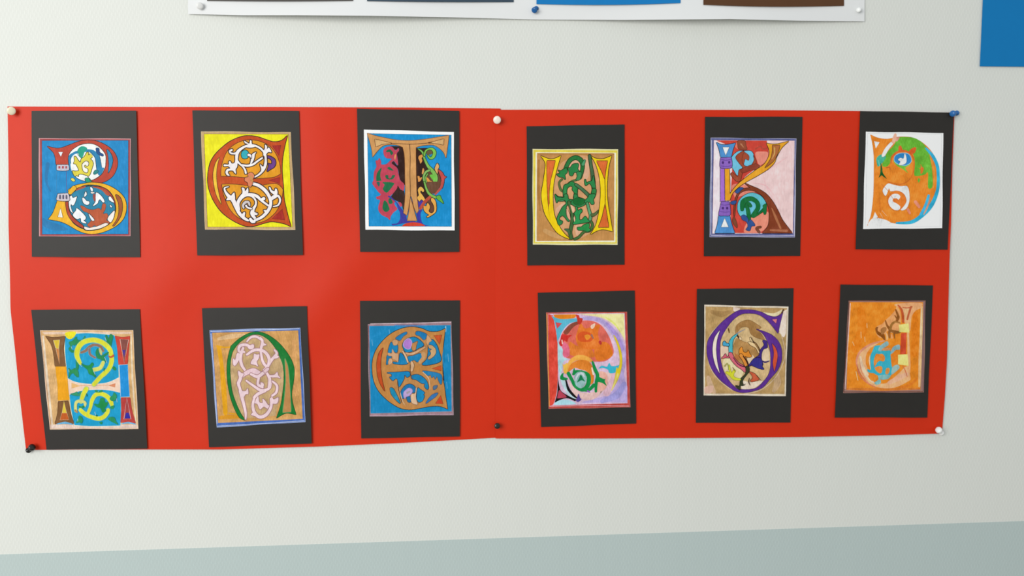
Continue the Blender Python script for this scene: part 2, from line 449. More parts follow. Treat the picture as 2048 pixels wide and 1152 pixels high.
GR = 'coloured letter drawings on black cards'
make_drawing((55,210,295,520), 892, [(30,44),(808,42),(838,1132),(32,1128)], [(84,246),(768,250),(766,974),(86,976)], '''
f ink_border a5494c | !92,252 !762,256 !760,970 !94,972
f ink_background 1c8ac8 o=2.5 oc=2c3a5a | !108,266 !748,264 !748,958 !110,960
f ink_shade 2b7db4 | 115,840 150,860 240,890 300,925 210,935 120,900
s ink_shade 2a79b0 w=30,10 | 150,440 140,560 170,640
s initial_stem 3d7fae w=3 | !216,488 !216,655
s initial_stem 6a4a80 w=3 | !288,488 !290,650
f initial_letter bb4735 o=3 | !145,307 230,322 310,298 380,272 460,262 540,278 620,325 662,385 668,450 640,520 590,562 !535,582 !450,560 340,500 !300,448 !212,442 205,385 190,350
f initial_lens 2e86b8 o=3 | 590,330 620,362 634,410 622,465 !600,508 !606,440 600,380
f initial_triangle e8eef4 o=3 oc=7a2a22 | !230,350 !262,350 !248,384
f collar c7c3d2 o=3 | !220,444 !302,444 308,462 300,486 226,486 217,464
f collar b04a50 | !230,454 !244,454 !244,472 !230,472
f collar b04a50 | !256,454 !270,454 !270,472 !256,472
f collar b04a50 | !282,454 !294,454 !294,472 !282,472
@ 130 280 220 1152
f roundel f4f6f4 o=9 | 90,480 110,370 200,250 400,130 640,95 820,150 950,260 1035,400 1035,600 1020,700 940,860 800,970 660,1030 480,1040 330,980 230,900 150,760 100,620
f vine 2b84b4 | 92,560 100,400 240,300 340,270 440,240 560,235 700,250 800,300 880,340 890,440 930,600 950,700 1005,720 940,860 880,910 830,850 800,740 780,560 760,460 700,380 620,310 500,310 400,330 260,360 180,430 145,540 150,720 210,860 300,960 200,900 120,720
s vine_line 1c3c58 w=8,12,12,10 | 640,300 760,430 790,600 810,740
s vine_line 1c3c58 w=10,14,12 | 880,390 910,520 940,690
s vine_line 1c3c58 w=8,12 | 130,420 150,600
f vine 24508a o=4 | 790,215 870,215 890,310 980,370 970,415 890,390 820,340
f leaf 26a088 | 320,260 380,180 470,160 560,200 555,250 500,310 470,400 420,475 370,410 330,330
s vine_line 1c4c58 w=8,14,10 | 310,350 360,410 430,475
f spiral_vine dfd048 o=9 | 240,430 280,430 330,510 390,570 420,490 500,420 560,320 600,330 600,390 650,370 700,430 650,480 700,540 720,620 690,720 650,850 600,920 540,900 420,870 350,880 340,930 300,900 250,925 190,800 260,800 345,790 345,740 300,650 270,610 220,600 245,540
f spiral_eye f0ece0 o=9 | 440,640 480,580 540,545 595,570 600,630 560,670 530,635 495,650 500,700 575,745 575,820 530,830 465,780
s yellow_dab d8cc60 w=26,40,30 | 640,350 680,390 700,430
f leaf 2f8c8c o=5 | 730,840 780,770 850,790 820,850 750,880
f leaf_stem 2a9a7c o=6 | 510,1000 560,970 630,990 680,1080 690,1150 570,1150 540,1070
s vine_line 1c2c38 w=8,14,10 | 570,920 620,990 650,1050
f leaf d8d060 o=6 | 150,990 210,980 255,1030 225,1062 170,1035
@
f initial_bowl eeb42c o=3 | !222,712 !290,716 300,800 340,880 420,925 500,920 600,880 650,800 650,710 610,640 550,605 480,592 410,600 !330,650 !306,664 !302,632 350,600 420,584 480,576 560,585 630,612 690,655 726,705 735,770 715,840 670,890 600,930 520,955 440,955 370,930 300,890 240,865 !154,850 190,800
f bowl_ring b0452f o=3 | 340,640 400,610 480,602 560,615 610,650 650,720 650,800 610,870 540,920 460,925 390,905 330,860 295,800 !282,722 !310,716 310,690
@ 125 365 245 1257
f roundel 2b84a8 o=8 | 130,430 150,300 260,190 420,110 560,80 700,95 880,190 1020,320 1090,470 1095,600 1060,740 980,860 860,930 650,995 470,990 440,900 330,810 220,710 150,580
f bowl_ring b4583c | 640,80 760,105 900,180 985,270 920,265 830,170 720,120 650,105
f bowl_ring b4583c | 290,150 390,95 480,75 470,105 380,140 290,170
f white_leaves f2f4f8 o=7 | 145,320 185,275 215,320 260,310 300,295 270,400 235,470 205,480 180,455 170,500 200,600 225,640 165,590 133,450
f white_leaves f2f4f8 o=7 | 230,650 280,590 300,540 400,620 485,720 470,780 440,790 505,855 400,830 380,750 300,765 225,705
f white_leaves f2f4f8 o=7 | 415,335 440,320 490,370 510,390 560,400 555,450 510,470 440,430
f white_leaves f2f4f8 o=7 | 455,290 470,220 490,190 508,250 475,292
f white_leaves f2f4f8 o=7 | 580,100 612,105 640,150 622,190 595,165
f white_leaves e8dcd8 o=4 | 590,205 650,200 670,215 620,235
f white_leaves f2f4f8 o=7 | 705,210 780,250 850,330 880,400 845,415 790,355 755,380 730,440 640,490 690,400 695,300
f white_leaves f2f4f8 o=7 | 970,305 1010,300 1080,415 1010,390 975,360
f white_leaves f2f4f8 o=7 | 1000,470 1035,505 1020,522 1000,500
f red_leaf 9c4a44 | 640,250 690,250 690,350 670,400 640,330
f red_leaf bc5c3a o=3 | 375,490 440,500 520,550 640,570 760,540 810,580 830,480 855,440 905,460 895,560 850,650 930,650 955,720 920,790 985,820 965,870 900,840 740,910 660,900 600,940 520,890 590,810 590,720 540,640 430,590
f white_leaves f2f4f8 o=7 | 548,660 600,700 665,780 640,802 600,775
f white_leaves f4eae4 o=7 | 1090,590 1075,720 1015,832 960,800 945,765 965,715 1020,650
f white_leaves f4e8e0 o=6 | 460,925 560,950 640,935 740,915 900,850 950,878 800,955 620,990 480,985
@
f bowl_lens a85c30 o=3 | 655,668 690,690 705,750 692,825 650,890 !632,900 665,850 680,790 676,730
f collar d0c6d0 o=3 | !226,660 !300,656 310,680 306,712 222,708 220,680
s collar 5a5870 w=14 | !242,674 !242,694
s collar 5a5870 w=14 | !266,674 !266,694
s collar 5a5870 w=14 | !290,674 !290,694
f initial_triangle f2ece4 o=3 oc=7a5a22 | !246,768 !226,832 !262,836
s initial_bowl eeb42c w=30,34 o=2 | 318,650 345,618
''', 'drawing of a red and yellow letter B on bright blue with a crimson frame', h_left, GR, 'm', 0.93, base='c98f92')

make_drawing((375,210,615,520), 892, [(36,40),(828,44),(858,1115),(72,1118)], [(100,197),(768,201),(802,928),(130,926)], '''
f ink_border c9a878 o=1 oc=8a6a48 | !104,201 !765,205 !798,924 !134,922
f ink_background efe71c o=2.5 oc=5a4a20 | !124,216 !748,218 !780,906 !150,906
f initial_letter c4501f o=4.5 | !742,228 700,265 640,275 580,258 520,238 450,230 390,240 320,270 260,315 205,370 170,430 155,500 152,570 165,640 200,720 250,790 310,840 380,880 440,900 500,898 560,880 620,866 680,872 730,885 !768,902 750,840 730,760 716,690 !712,610 704,520 702,450 708,380 725,290
f letter_counter e39a22 o=3 | !250,528 252,470 270,400 300,340 350,295 420,265 480,262 540,272 600,300 640,340 670,395 686,450 !692,510 650,532 600,540 500,545 400,535 300,528
f letter_counter e39a22 o=3 | !256,590 350,590 450,602 520,605 600,590 670,590 !710,630 700,690 680,750 650,800 600,845 550,868 490,875 430,860 370,830 320,780 285,710 265,650
f letter_lens f2c23c o=3 | !238,388 210,430 192,500 195,580 215,670 !252,738 235,670 218,580 215,500 225,430
f serif_triangle a82f28 o=2.5 | !632,302 !692,300 !680,374
f serif_triangle a82f28 o=2.5 | !606,560 !685,540 !685,582
f serif_triangle a82f28 o=2.5 | !705,775 !630,845 !722,854
@ 440 275 570 1664
f purple_leaf 6a3c88 o=12 | 1190,470 1300,490 1400,560 1425,660 1380,760 1280,820 1210,865 1230,780 1250,700 1225,665 1310,680 1330,620 1290,550 1190,505
s white_vine f6eeee w=34,42,59,71,54,50,47,45,50,50,62,84,72,59,45,39,45,50 o=14 oc=3a2a2c | 870,1015 980,960 1100,840 1160,700 1170,560 1150,420 1060,300 930,220 800,195 680,215 560,275 455,370 430,480 430,580 490,660 580,740 640,830 660,910
f white_vine f6eeee o=14 oc=3a2a2c | 1125,340 1150,270 1155,185 1205,230 1200,300 1245,255 1290,310 1315,378 1240,372 1190,420 1175,500 1110,450
f white_vine f6eeee o=14 oc=3a2a2c | 620,85 690,125 750,155 770,75 805,85 820,170 900,230 780,260 660,240 720,180 640,140
s white_vine f6eeee w=64,42,44,45,50 o=14 oc=3a2a2c | 440,400 350,412 275,400 250,350 300,320
f white_vine f6eeee o=14 oc=3a2a2c | 395,440 465,440 450,600 440,740 400,820 412,925 370,900 330,850 230,850 200,900 245,975 180,965 140,890 180,810 260,790 210,735 105,735 105,690 220,690 225,625 260,605 300,665 370,650 390,580
s white_vine f6eeee w=34,55,52,47,42 o=14 oc=3a2a2c | 560,700 700,722 850,685 960,605 1080,525
f white_vine f6eeee o=14 oc=3a2a2c | 705,430 750,418 800,455 850,405 925,378 895,430 880,520 840,620 770,695 790,580 775,495 705,470
f white_vine f6eeee o=14 oc=3a2a2c | 1025,685 1100,745 1140,700 1150,800 1050,900 1055,800
f blue_ball 36aebe o=10 | 640,325 700,350 735,420 710,510 640,540 570,515 545,430 575,355
f white_leaf_tip f6eeee o=10 oc=3a2a2c | 705,430 750,418 800,455 800,540 770,490 710,470
@ 440 355 570 1498
s white_vine f6eeee w=64,71,77,71,67,71,71,62,50 o=13 oc=3a2a2c | 770,145 900,190 1040,300 1130,430 1170,560 1150,680 1080,800 960,915 800,990
s white_vine f6eeee w=17,35,45,76,97,79,76,67,42 o=13 oc=3a2a2c | 195,212 110,240 120,320 190,420 300,520 370,680 450,830 560,940 650,990
f white_vine f6eeee o=13 oc=3a2a2c | 255,430 320,348 335,365 345,500 290,500
f white_vine f6eeee o=13 oc=3a2a2c | 145,515 200,440 270,500 190,522
s white_vine f6eeee w=54,54,60,67,67 o=13 oc=3a2a2c | 420,640 412,560 480,450 560,370 600,335
f white_vine f6eeee o=13 oc=3a2a2c | 500,238 562,248 580,320 640,235 652,345 590,390 510,400 520,320
s white_vine f6eeee w=50,42,42,42,44,40,44,71,97,50 o=13 oc=3a2a2c | 440,740 430,600 500,480 620,412 740,435 820,530 822,630 765,730 745,830 790,930
f white_vine f6eeee o=13 oc=3a2a2c | 705,780 780,720 790,790 862,825 855,862 800,870 835,935 780,945 710,870
s white_vine f6eeee w=34,50,71,52,42 o=13 oc=3a2a2c | 600,390 700,382 850,432 950,525 1110,645
f white_vine f6eeee o=13 oc=3a2a2c | 925,500 1010,448 1045,490 1015,522 950,522
s white_vine f6eeee w=71,87,50,42,37,25 o=13 oc=3a2a2c | 1160,510 1250,445 1340,425 1385,520 1340,635 1230,668
f white_vine f6eeee o=13 oc=3a2a2c | 1128,228 1160,228 1190,290 1255,312 1275,255 1312,275 1325,370 1260,400 1165,330
f white_vine f6eeee o=13 oc=3a2a2c | 498,872 550,798 582,818 570,900 620,962 540,932
f white_vine f6eeee o=13 oc=3a2a2c | 1005,755 1080,750 1125,780 1060,812
f white_vine f6eeee o=13 oc=3a2a2c | 668,960 710,928 760,980 815,1012 800,1046 720,1042
s eye_flower cfc6c8 w=40,50,60,50,40 o=10 oc=3a2a2c | 545,700 530,640 580,575 655,570 680,640
s white_vine f6eeee w=42,37,37 o=10 oc=3a2a2c | 600,650 640,695 720,718
@
f center_knot e28a64 o=3 | 450,512 475,502 494,520 490,545 470,560 485,575 470,608 452,600 448,578 426,562 430,540 452,534
s center_knot d09a58 w=16,14 | 470,535 482,565
''', 'drawing of an orange letter E with white vines on bright yellow', h_left, GR, 'm', 0.95, base='d6bc94')

make_drawing((705,210,935,515), 869, [(33,28),(806,44),(806,1110),(58,1110)], [(86,186),(766,204),(772,948),(98,942)], '''
f ink_background 1b8fcd o=2.5 oc=2a4a60 | !114,216 !745,228 !748,917 !125,915
@ 740 280 830 1152
f dark_ground 35221e | 520,160 !850,165 890,400 !905,1152 780,1120 740,900 700,720 560,640 545,600 610,545 700,650 690,420 680,330 740,260 600,240
f pink_body c0465a o=5 oc=8a4a6a | 350,260 430,185 560,180 650,270 725,215 735,270 685,340 695,450 715,640 640,560 600,535 550,600 690,720 720,850 760,1010 800,1160 120,1160 100,1000 110,820 170,680 150,540 205,525 240,470 280,560 290,630 420,620 520,530 560,475 430,460 365,390
f leaf 2a6a48 | 415,280 500,235 560,280 595,340 540,385 500,310 430,315
f leaf 2a6a48 | 440,720 500,690 580,755 600,790 500,765
f leaf 2a6a48 | 390,910 460,900 480,980 540,970 560,910 640,900 600,985 520,1012 420,990
f leaf 246a44 | 300,715 265,850 275,980 330,1080 450,1110 600,1112 590,1160 360,1160 270,1040 235,1135 170,1080 160,960 180,850 245,750
s orange_tip e0a060 w=30,36,20 | 650,380 640,440 640,490
@ 740 365 830 1152
f dark_ground 3a2a26 | 700,80 780,180 880,240 !895,720 860,720 830,640 800,540 720,490 640,450 540,370 600,270
f pink_body c0465a | 100,-20 180,200 270,300 240,340 160,370 180,430 250,440 250,500 215,600 220,720 300,830 440,900 510,960 530,870 600,770 700,680 650,600 620,520 700,500 780,620 820,580 780,510 640,480 520,370 600,270 690,150 710,80 770,160 865,205 800,-20
f leaf 246f48 | 370,60 330,-10 610,10 560,120 480,220 420,260 350,210 330,150
f leaf 246f48 | 340,520 370,460 430,500 460,560 480,620 500,690 440,750 370,740 320,660
f leaf 246f48 | 470,450 520,390 580,500 560,540 490,540
f leaf 2f6a60 | 165,-5 250,-5 230,110
f purple_base 40409c | 460,360 520,350 640,460 720,550 800,660 880,760 930,830 960,960 !1160,980 !1160,1050 900,1040 !580,1105 560,1060 700,1040 770,920 760,760 720,680 650,500
@ 825 285 905 1024
f dark_ground 38241f | !75,145 320,140 440,150 350,230 320,300 330,400 420,620 480,700 380,800 340,860 350,1000 400,1160 !75,1160
f brown_leaf 6c4a38 | 620,700 700,760 730,900 700,1160 380,1160 400,1090 340,900 420,750 560,740
f brown_leaf 6a5a40 | 340,260 400,180 490,200 515,270 460,310 380,310
s light_vine 7fb858 w=14,36,46,60,90,90,84,70,50,42,30,20 o=9 oc=2c4a22 | 150,165 255,250 300,400 390,590 510,730 590,860 595,980 520,1060 420,1080 345,1000 335,900 390,800
s light_vine 7fbe50 w=40,34,34,60,76,74,50,20 o=9 oc=2c4a22 | 305,330 335,220 420,165 510,170 565,250 535,360 460,405 385,330
s light_vine 86b464 w=50,50,48,44,36 o=7 oc=2c4a22 | 430,710 340,760 285,880 310,1020 350,1160
f light_vine 72c04c | 440,830 560,830 605,950 545,1035 520,960 470,900
f orange_leaf e09a50 o=6 | 150,400 170,340 240,310 265,360 235,400 250,470 205,540 180,470
f orange_leaf d89a58 o=4 | 240,780 265,655 300,700 290,760 260,815
f orange_leaf e09a50 o=6 | 130,860 180,870 185,905 240,890 220,960 150,1025 140,950
f orange_leaf e09a48 o=4 | 360,890 420,930 450,975 505,1000 440,1045 370,985
f orange_leaf dca868 o=9 | 570,680 600,580 640,535 680,610 650,700 640,800 600,745
f red_leaf c4504c o=8 | 655,695 760,760 820,860 870,880 820,930 800,1050 760,1165 700,1165 740,1000 720,880
@ 825 365 905 1024
f dark_ground 38241f | !80,-10 300,-10 350,200 430,330 400,370 !340,430 !130,470 !80,300
s red_band bc544c w=74,64,44 | 765,-10 730,130 585,300
f brown_leaf 6c4a38 | 370,-10 700,-10 700,90 620,230 540,290 440,250 380,120
f purple_base 433a9c | 130,440 180,480 240,440 270,500 200,620 140,650
f brown_leaf 6c4434 o=4 | 350,520 390,420 470,390 530,520 565,690 520,770 430,750 415,700 440,640
s light_vine 7fb858 w=36,46,56,60,56 o=8 oc=2c4a22 | 305,-10 360,170 430,290 550,365 680,395
f light_vine 62b048 o=8 oc=2c4a22 | 610,360 700,335 735,400 795,535 700,470 640,430
f orange_leaf e6b054 o=8 | 140,180 200,110 260,140 295,200 270,245 215,205 205,260 260,330 320,440 280,470 240,435 200,450 180,485 120,395 160,330 150,260
f orange_leaf e6a850 o=9 | 490,390 560,430 600,520 612,680 570,780 400,890 365,870 420,830 330,760 285,680 290,600 350,600 380,530 425,560 445,640 415,735 480,785 540,750 558,670 530,560 480,470
s red_band b8503c w=70,80,80 | 450,370 320,490 205,660
f purple_base 3e3ea0 | !90,780 160,720 250,690 205,800 220,950 270,1060 !430,1110 !-10,1115 !-10,980 120,1000
@
f red_dome d2452f | !372,916 400,896 460,886 520,896 !550,914
f initial_letter cf985e o=3 oc=7a4a24 | !112,214 170,232 250,250 330,265 430,270 530,262 620,248 !728,230 !706,400 690,360 655,325 610,302 550,303 500,312 !478,322 478,400 480,500 482,600 485,680 !498,798 !485,818 465,770 450,705 438,690 428,740 420,790 !410,832 !386,815 395,740 400,650 398,550 397,450 392,370 !380,318 340,303 280,298 230,308 190,345 !152,392 145,330
f letter_foot cf985e o=3 oc=6a3c1c | !438,700 460,780 !486,874 !414,874 428,800
s letter_line 4a2c18 w=5,4 | !432,296 436,400 434,520 437,640 !438,700
f serif_triangle d6ab74 o=3 oc=5a3418 | !168,258 240,275 !300,290 230,295 !178,316
f serif_triangle d6ab74 o=3 oc=5a3418 | !690,256 620,275 !570,286 640,292 !688,302
s letter_line 4a2c18 w=4 | 290,290 360,293 440,296 520,292 600,283
''', 'drawing of a tan letter T on blue with pink vines and white margin', h_left, GR, 'm', 1.0)

make_drawing((1040,245,1260,535), 874, [(52,30),(830,15),(830,1130),(58,1136)], [(100,210),(780,212),(775,972),(102,970)], '''
f ink_border dcc84a | !106,218 !774,222 !770,962 !108,960
f border_line e9e6c8 | !124,236 !764,240 !758,952 !120,950
f ink_background bf8a50 | !134,242 !750,246 !748,938 !132,942
s ink_shade a8763c w=14,22,10 | 150,300 146,520 160,700
s ink_shade c99a64 w=34,40,30 | 200,860 260,890 340,915
s ink_shade b27e48 w=26,30 | 700,600 720,850
s ink_shade b27e48 w=16 | !150,250 !740,252
f inner_ground cf9a6e | 330,320 400,285 480,262 560,275 600,340 640,450 640,600 620,720 600,820 540,890 440,930 380,890 310,820 270,720 262,600 270,480 300,380
f inner_ground d8a888 | 395,300 440,290 475,330 470,400 400,390
f inner_ground d8a888 | 290,680 350,640 380,700 340,740 300,720
f inner_ground d8a888 | 440,820 500,810 490,860 450,900
f inner_ground d8a888 | 500,300 540,300 550,400 530,450 505,430
f initial_letter edc91e o=4 | !165,265 250,292 !325,264 295,360 270,470 262,560 262,640 275,740 310,820 350,880 !405,930 340,905 290,870 240,800 200,730 180,660 170,570 185,470 198,380 200,320
f letter_panel d56a34 o=3 | !214,302 !280,302 262,380 240,470 230,590 !238,745 225,650 218,540 214,400
s initial_letter edc91e w=3,16,20,14 | 238,640 236,680 245,740 255,790
f initial_letter edc91e o=4 | !565,265 600,285 660,290 !728,264 705,350 695,450 692,560 700,660 718,760 !736,866 680,852 640,852 600,866 !560,890 600,820 622,740 636,640 640,540 632,440 605,340
f letter_panel d56a34 o=3.5 | !608,306 !695,306 682,370 !672,448 650,390
f letter_panel d56a34 o=3.5 | !676,650 690,740 !706,832 !622,832 650,760
s letter_line 3a2416 w=5 | !674,445 677,550 !677,655
@ 1105 305 1205 1213
s olive_vine 5a6c3c w=44,40,50,40 o=5 oc=3a3a20 | 230,650 160,740 200,900 290,960
s olive_vine 4f6c3c w=40,40,50 o=5 oc=3a3a20 | 600,660 450,710 340,810
s green_vine 2c723c w=60,80,86,90,96,80,70,100 o=9 oc=24331c | 300,420 345,320 430,185 560,125 680,180 730,300 715,450 655,600
f green_vine 308046 o=9 oc=24331c | 140,430 200,445 280,400 340,380 355,480 300,540 310,650 245,600 170,590 105,530 180,500
f green_vine 2f8048 o=9 oc=24331c | 375,380 430,370 500,285 625,280 610,400 660,470 600,490 530,480 480,560 420,545 400,460
f green_vine 3a8450 o=7 oc=24331c | 590,480 700,480 700,560 650,665 570,660 600,580
s green_vine 4f9a6c w=70,40 o=6 oc=24331c | 740,290 780,195
s green_vine 4a6a48 w=60,60,66,90,70 o=9 oc=24331c | 900,80 930,300 965,500 985,700 1000,900
f green_vine 33824a o=9 oc=24331c | 990,560 960,680 880,710 825,730 795,650 780,700 805,800 900,750 980,860 1040,860 1015,680
f green_vine 2f8246 o=9 oc=24331c | 375,760 450,710 540,745 625,830 605,900 595,1050 550,1165 510,1100 530,980 480,900 490,835 420,815 355,880 345,1000 385,1165 285,1165 260,950 285,800
s green_vine 4a7450 w=56,60,70 o=9 oc=24331c | 570,780 720,895 900,1060
s green_vine 308046 w=100,110,120 o=9 oc=24331c | 1010,920 985,1030 925,1130
f green_vine 4a9a68 o=9 oc=24331c | 60,1015 130,1065 270,1095 310,1165 100,1165
@ 1105 390 1205 1213
f green_vine 33824a o=9 oc=24331c | 60,-10 140,60 280,60 285,-10 360,-10 390,100 480,120 410,200 330,290 330,480 405,620 370,630 260,505 180,535 165,600 240,640 220,700 150,720 110,600 135,500 240,300 330,210 290,120 150,125 100,185
f green_vine 33824a o=8 oc=24331c | 520,-10 600,-10 620,50 760,100 820,190 740,260 620,295 520,260 450,190 520,80
f green_vine 246c36 o=5 oc=24331c | 500,170 540,90 640,70 740,110 770,180 700,235 580,240
f green_vine 358850 o=9 oc=24331c | 860,60 900,-10 1040,-10 990,110 1005,205 950,225 900,165 820,195 785,150
s green_vine 45683c w=70,50,60,70,70,80 o=8 oc=24331c | 400,180 450,350 480,500 470,700 430,900 455,1040
s green_vine 5a9a6c w=50,54,60,60 o=9 oc=24331c | 845,200 885,360 925,500 900,640
f green_vine 2f9050 o=9 oc=24331c | 530,450 575,380 560,290 600,300 620,380 690,340 715,400 660,470 655,600 720,595 795,520 860,610 885,650 600,700 500,700 530,640 570,560
f green_vine 5a6a40 o=7 oc=24331c | 935,470 1020,440 1110,370 1080,450 1020,505 950,520
s green_vine 4a6e3c w=50,50,60,46,50,50 o=7 oc=24331c | 940,650 970,740 900,860 760,900 640,1020 540,1070
f green_vine 2f8a48 o=8 oc=24331c | 605,790 700,775 760,725 870,690 895,740 880,800 925,845 850,890 760,860 630,850
f green_vine 4a6c48 o=6 oc=24331c | 290,830 400,830 425,900 400,985 370,900
s vine_line 24331c w=10,12,10 | 330,300 420,450 440,620
f pink_gap dca888 | 350,330 400,420 435,590 400,590 345,480
f pink_gap e0b090 | 435,240 520,300 530,400 490,430 460,340
f pink_gap dfb494 | 515,560 530,530 550,590 530,650
@
''', 'drawing of a yellow letter U with green vines on brown', h_right, GR, 'm', 1.08, base='e6dfae')

make_drawing((1400,230,1615,520), 854, [(40,14),(814,14),(796,1120),(30,1122)], [(84,180),(766,186),(754,972),(76,970)], '''
f ink_border 5a5f8e st=p | !88,184 !762,190 !750,968 !80,966
s border_line c9c6da w=4 | !92,200 !88,700 !86,950
s border_line c9c6da w=4 | 90,955 300,962 740,958
s border_line c9c6da w=4 | !752,205 !756,500 !748,960
f ink_background eec4c4 o=2.5 oc=35356a | !110,200 !750,204 !738,942 !98,942
f left_margin ecd4dc | !112,204 !135,204 160,330 160,500 160,700 140,860 !118,940 !102,940
f red_ground c4463a | !130,202 !530,204 545,290 530,370 440,430 360,490 !330,540 400,580 480,620 540,700 560,800 540,900 !500,938 !125,938 240,900 240,700 250,300
f pink_ground d8806e | 255,560 330,545 400,575 470,600 300,650 270,640
f pink_ground e08a74 | 400,820 470,790 540,770 545,860 490,925 400,935 350,930 360,880
f pink_ground dd8878 | 440,300 500,290 540,300 530,360 480,400 460,380
f pink_ground d9705c | 270,230 330,215 300,270
s brown_mark a8483a w=10,12,10 | 440,270 480,250 500,270 530,265
s letter_ray e8b8ba w=3,14,3 | 390,520 560,420 700,330
s letter_ray e6b4b8 w=3,10,3 | 420,540 520,560 590,640
s letter_ray e8babc w=3,10,3 | 500,480 540,600 600,700
f brown_leaf 8a4a34 o=2 | 300,205 355,205 365,240 370,275 310,270 300,240
s brown_leaf b07a58 w=10,6 | 325,230 345,255
f blue_round 6fb8d4 o=3 | 250,340 300,290 350,285 410,290 430,350 400,400 340,410 330,440 300,480 270,440 252,400
f brown_vine 9a4a34 o=3 oc=4a2018 | 285,335 320,300 350,290 340,340 350,400 400,405 430,360 425,320 445,370 430,410 370,425 340,450 320,520 290,525 245,475 260,460 300,490 310,440 340,420 310,380
f brown_vine 9a4a34 o=2 oc=4a2018 | 350,300 375,310 390,330 385,360 360,350 345,390 335,350
f brown_vine 8a4030 o=2 oc=4a2018 | 430,390 470,400 460,430 400,440 340,460 330,430
f brown_letter_foot 7e3e28 o=3 | !345,535 400,560 470,590 530,630 580,690 620,760 660,840 !735,938 !495,938 540,880 550,800 545,740 520,680 480,630 420,600 360,600 310,630 285,700 275,800 268,780 275,690 300,620 350,585 !400,580
s brown_highlight a86a48 w=6,20,14 | 570,740 600,810 640,900
s brown_highlight a5664a w=14,20 | 560,915 690,920
f brown_vine 7a4632 o=2 | 270,810 290,850 295,895 270,870 258,840
s brown_vine 7a4632 w=16,18,16 o=2 | 480,890 450,900 470,930
f green_round 5fb4c4 o=3 | 415,618 480,640 520,690 525,730 490,760 440,790 380,820 330,810 300,760 305,690 350,640
s green_vine 1f6a3a w=26,40,34,30,32,30 o=2 oc=123a22 | 335,750 345,690 400,665 450,690 460,740 420,800
s green_vine 1f6a3a w=26,20,14 o=2 oc=123a22 | 400,720 380,700 360,730
s green_vine 1f6a3a w=24,30,26 o=2 oc=123a22 | 375,730 385,780 390,825
f green_vine 1f6a3a o=2 oc=123a22 | 420,810 460,780 500,740 500,720 528,708 525,780 510,790 500,770 470,790 430,815
s blue_highlight 6fb4d8 w=12,16,8 | 410,695 425,730 405,770
f blue_leaf 34528c o=2 | 330,800 355,795 380,820 385,850 400,830 430,860 435,880 410,885 395,920 365,910 380,885 370,850 335,830
f blue_leaf 34528c o=2 | 280,610 310,578 345,580 325,600 300,622
f blue_leaf 34528c o=2 | 245,690 280,680 290,695 265,712 245,705
f blue_serif 4f8ac4 o=3.5 | !130,218 170,235 220,235 !282,222 260,280 !248,335 !164,335 150,270
f blue_serif 4f8ac4 o=3.5 | !148,800 !236,800 250,860 !276,938 !118,938 138,870
f serif_triangle f4f2f6 o=3 | !180,256 !232,256 !204,320
f serif_triangle f4f2f6 o=3 | !196,820 !168,890 !226,890
f purple_stem a06cc4 o=3 | !162,420 !196,420 196,550 !200,690 !162,690
f gold_stem dc9a2c o=3.5 | !198,426 !232,426 236,540 !236,630 290,560 360,500 440,440 510,390 545,330 550,280 !528,225 600,232 !706,208 650,260 610,330 590,380 540,430 460,480 370,530 310,570 260,620 !236,678 !200,678
f gold_panel a8663a o=3 | !575,240 !636,240 615,310 580,370 !515,420 560,350 575,290
s gold_panel c8a060 w=12,8,4 | 592,262 590,310 570,350
f purple_collar 8560b4 o=3 | !164,340 !248,336 254,375 250,415 210,425 164,418 158,380
f purple_collar 8560b4 o=3 | !170,688 !232,688 240,740 238,795 190,800 150,795 158,740
s collar_dot 4a2f70 w=18 | !182,376 !182,380
s collar_dot 4a2f70 w=18 | !232,374 !232,378
s collar_dot 4a2f70 w=18 | !182,738 !182,742
s collar_dot 4a2f70 w=18 | !216,738 !216,742
s collar_line 5a3c8a w=4 | 168,352 206,360 250,350
s collar_line 5a3c8a w=4 | 168,404 206,410 250,402
s collar_line 5a3c8a w=4 | 165,712 200,716 235,710
s collar_line 5a3c8a w=4 | 160,766 200,772 236,768
''', 'drawing of a letter K in blue, purple and gold on pale pink', h_right, GR, 'm', 1.18, base='a4a4c0')

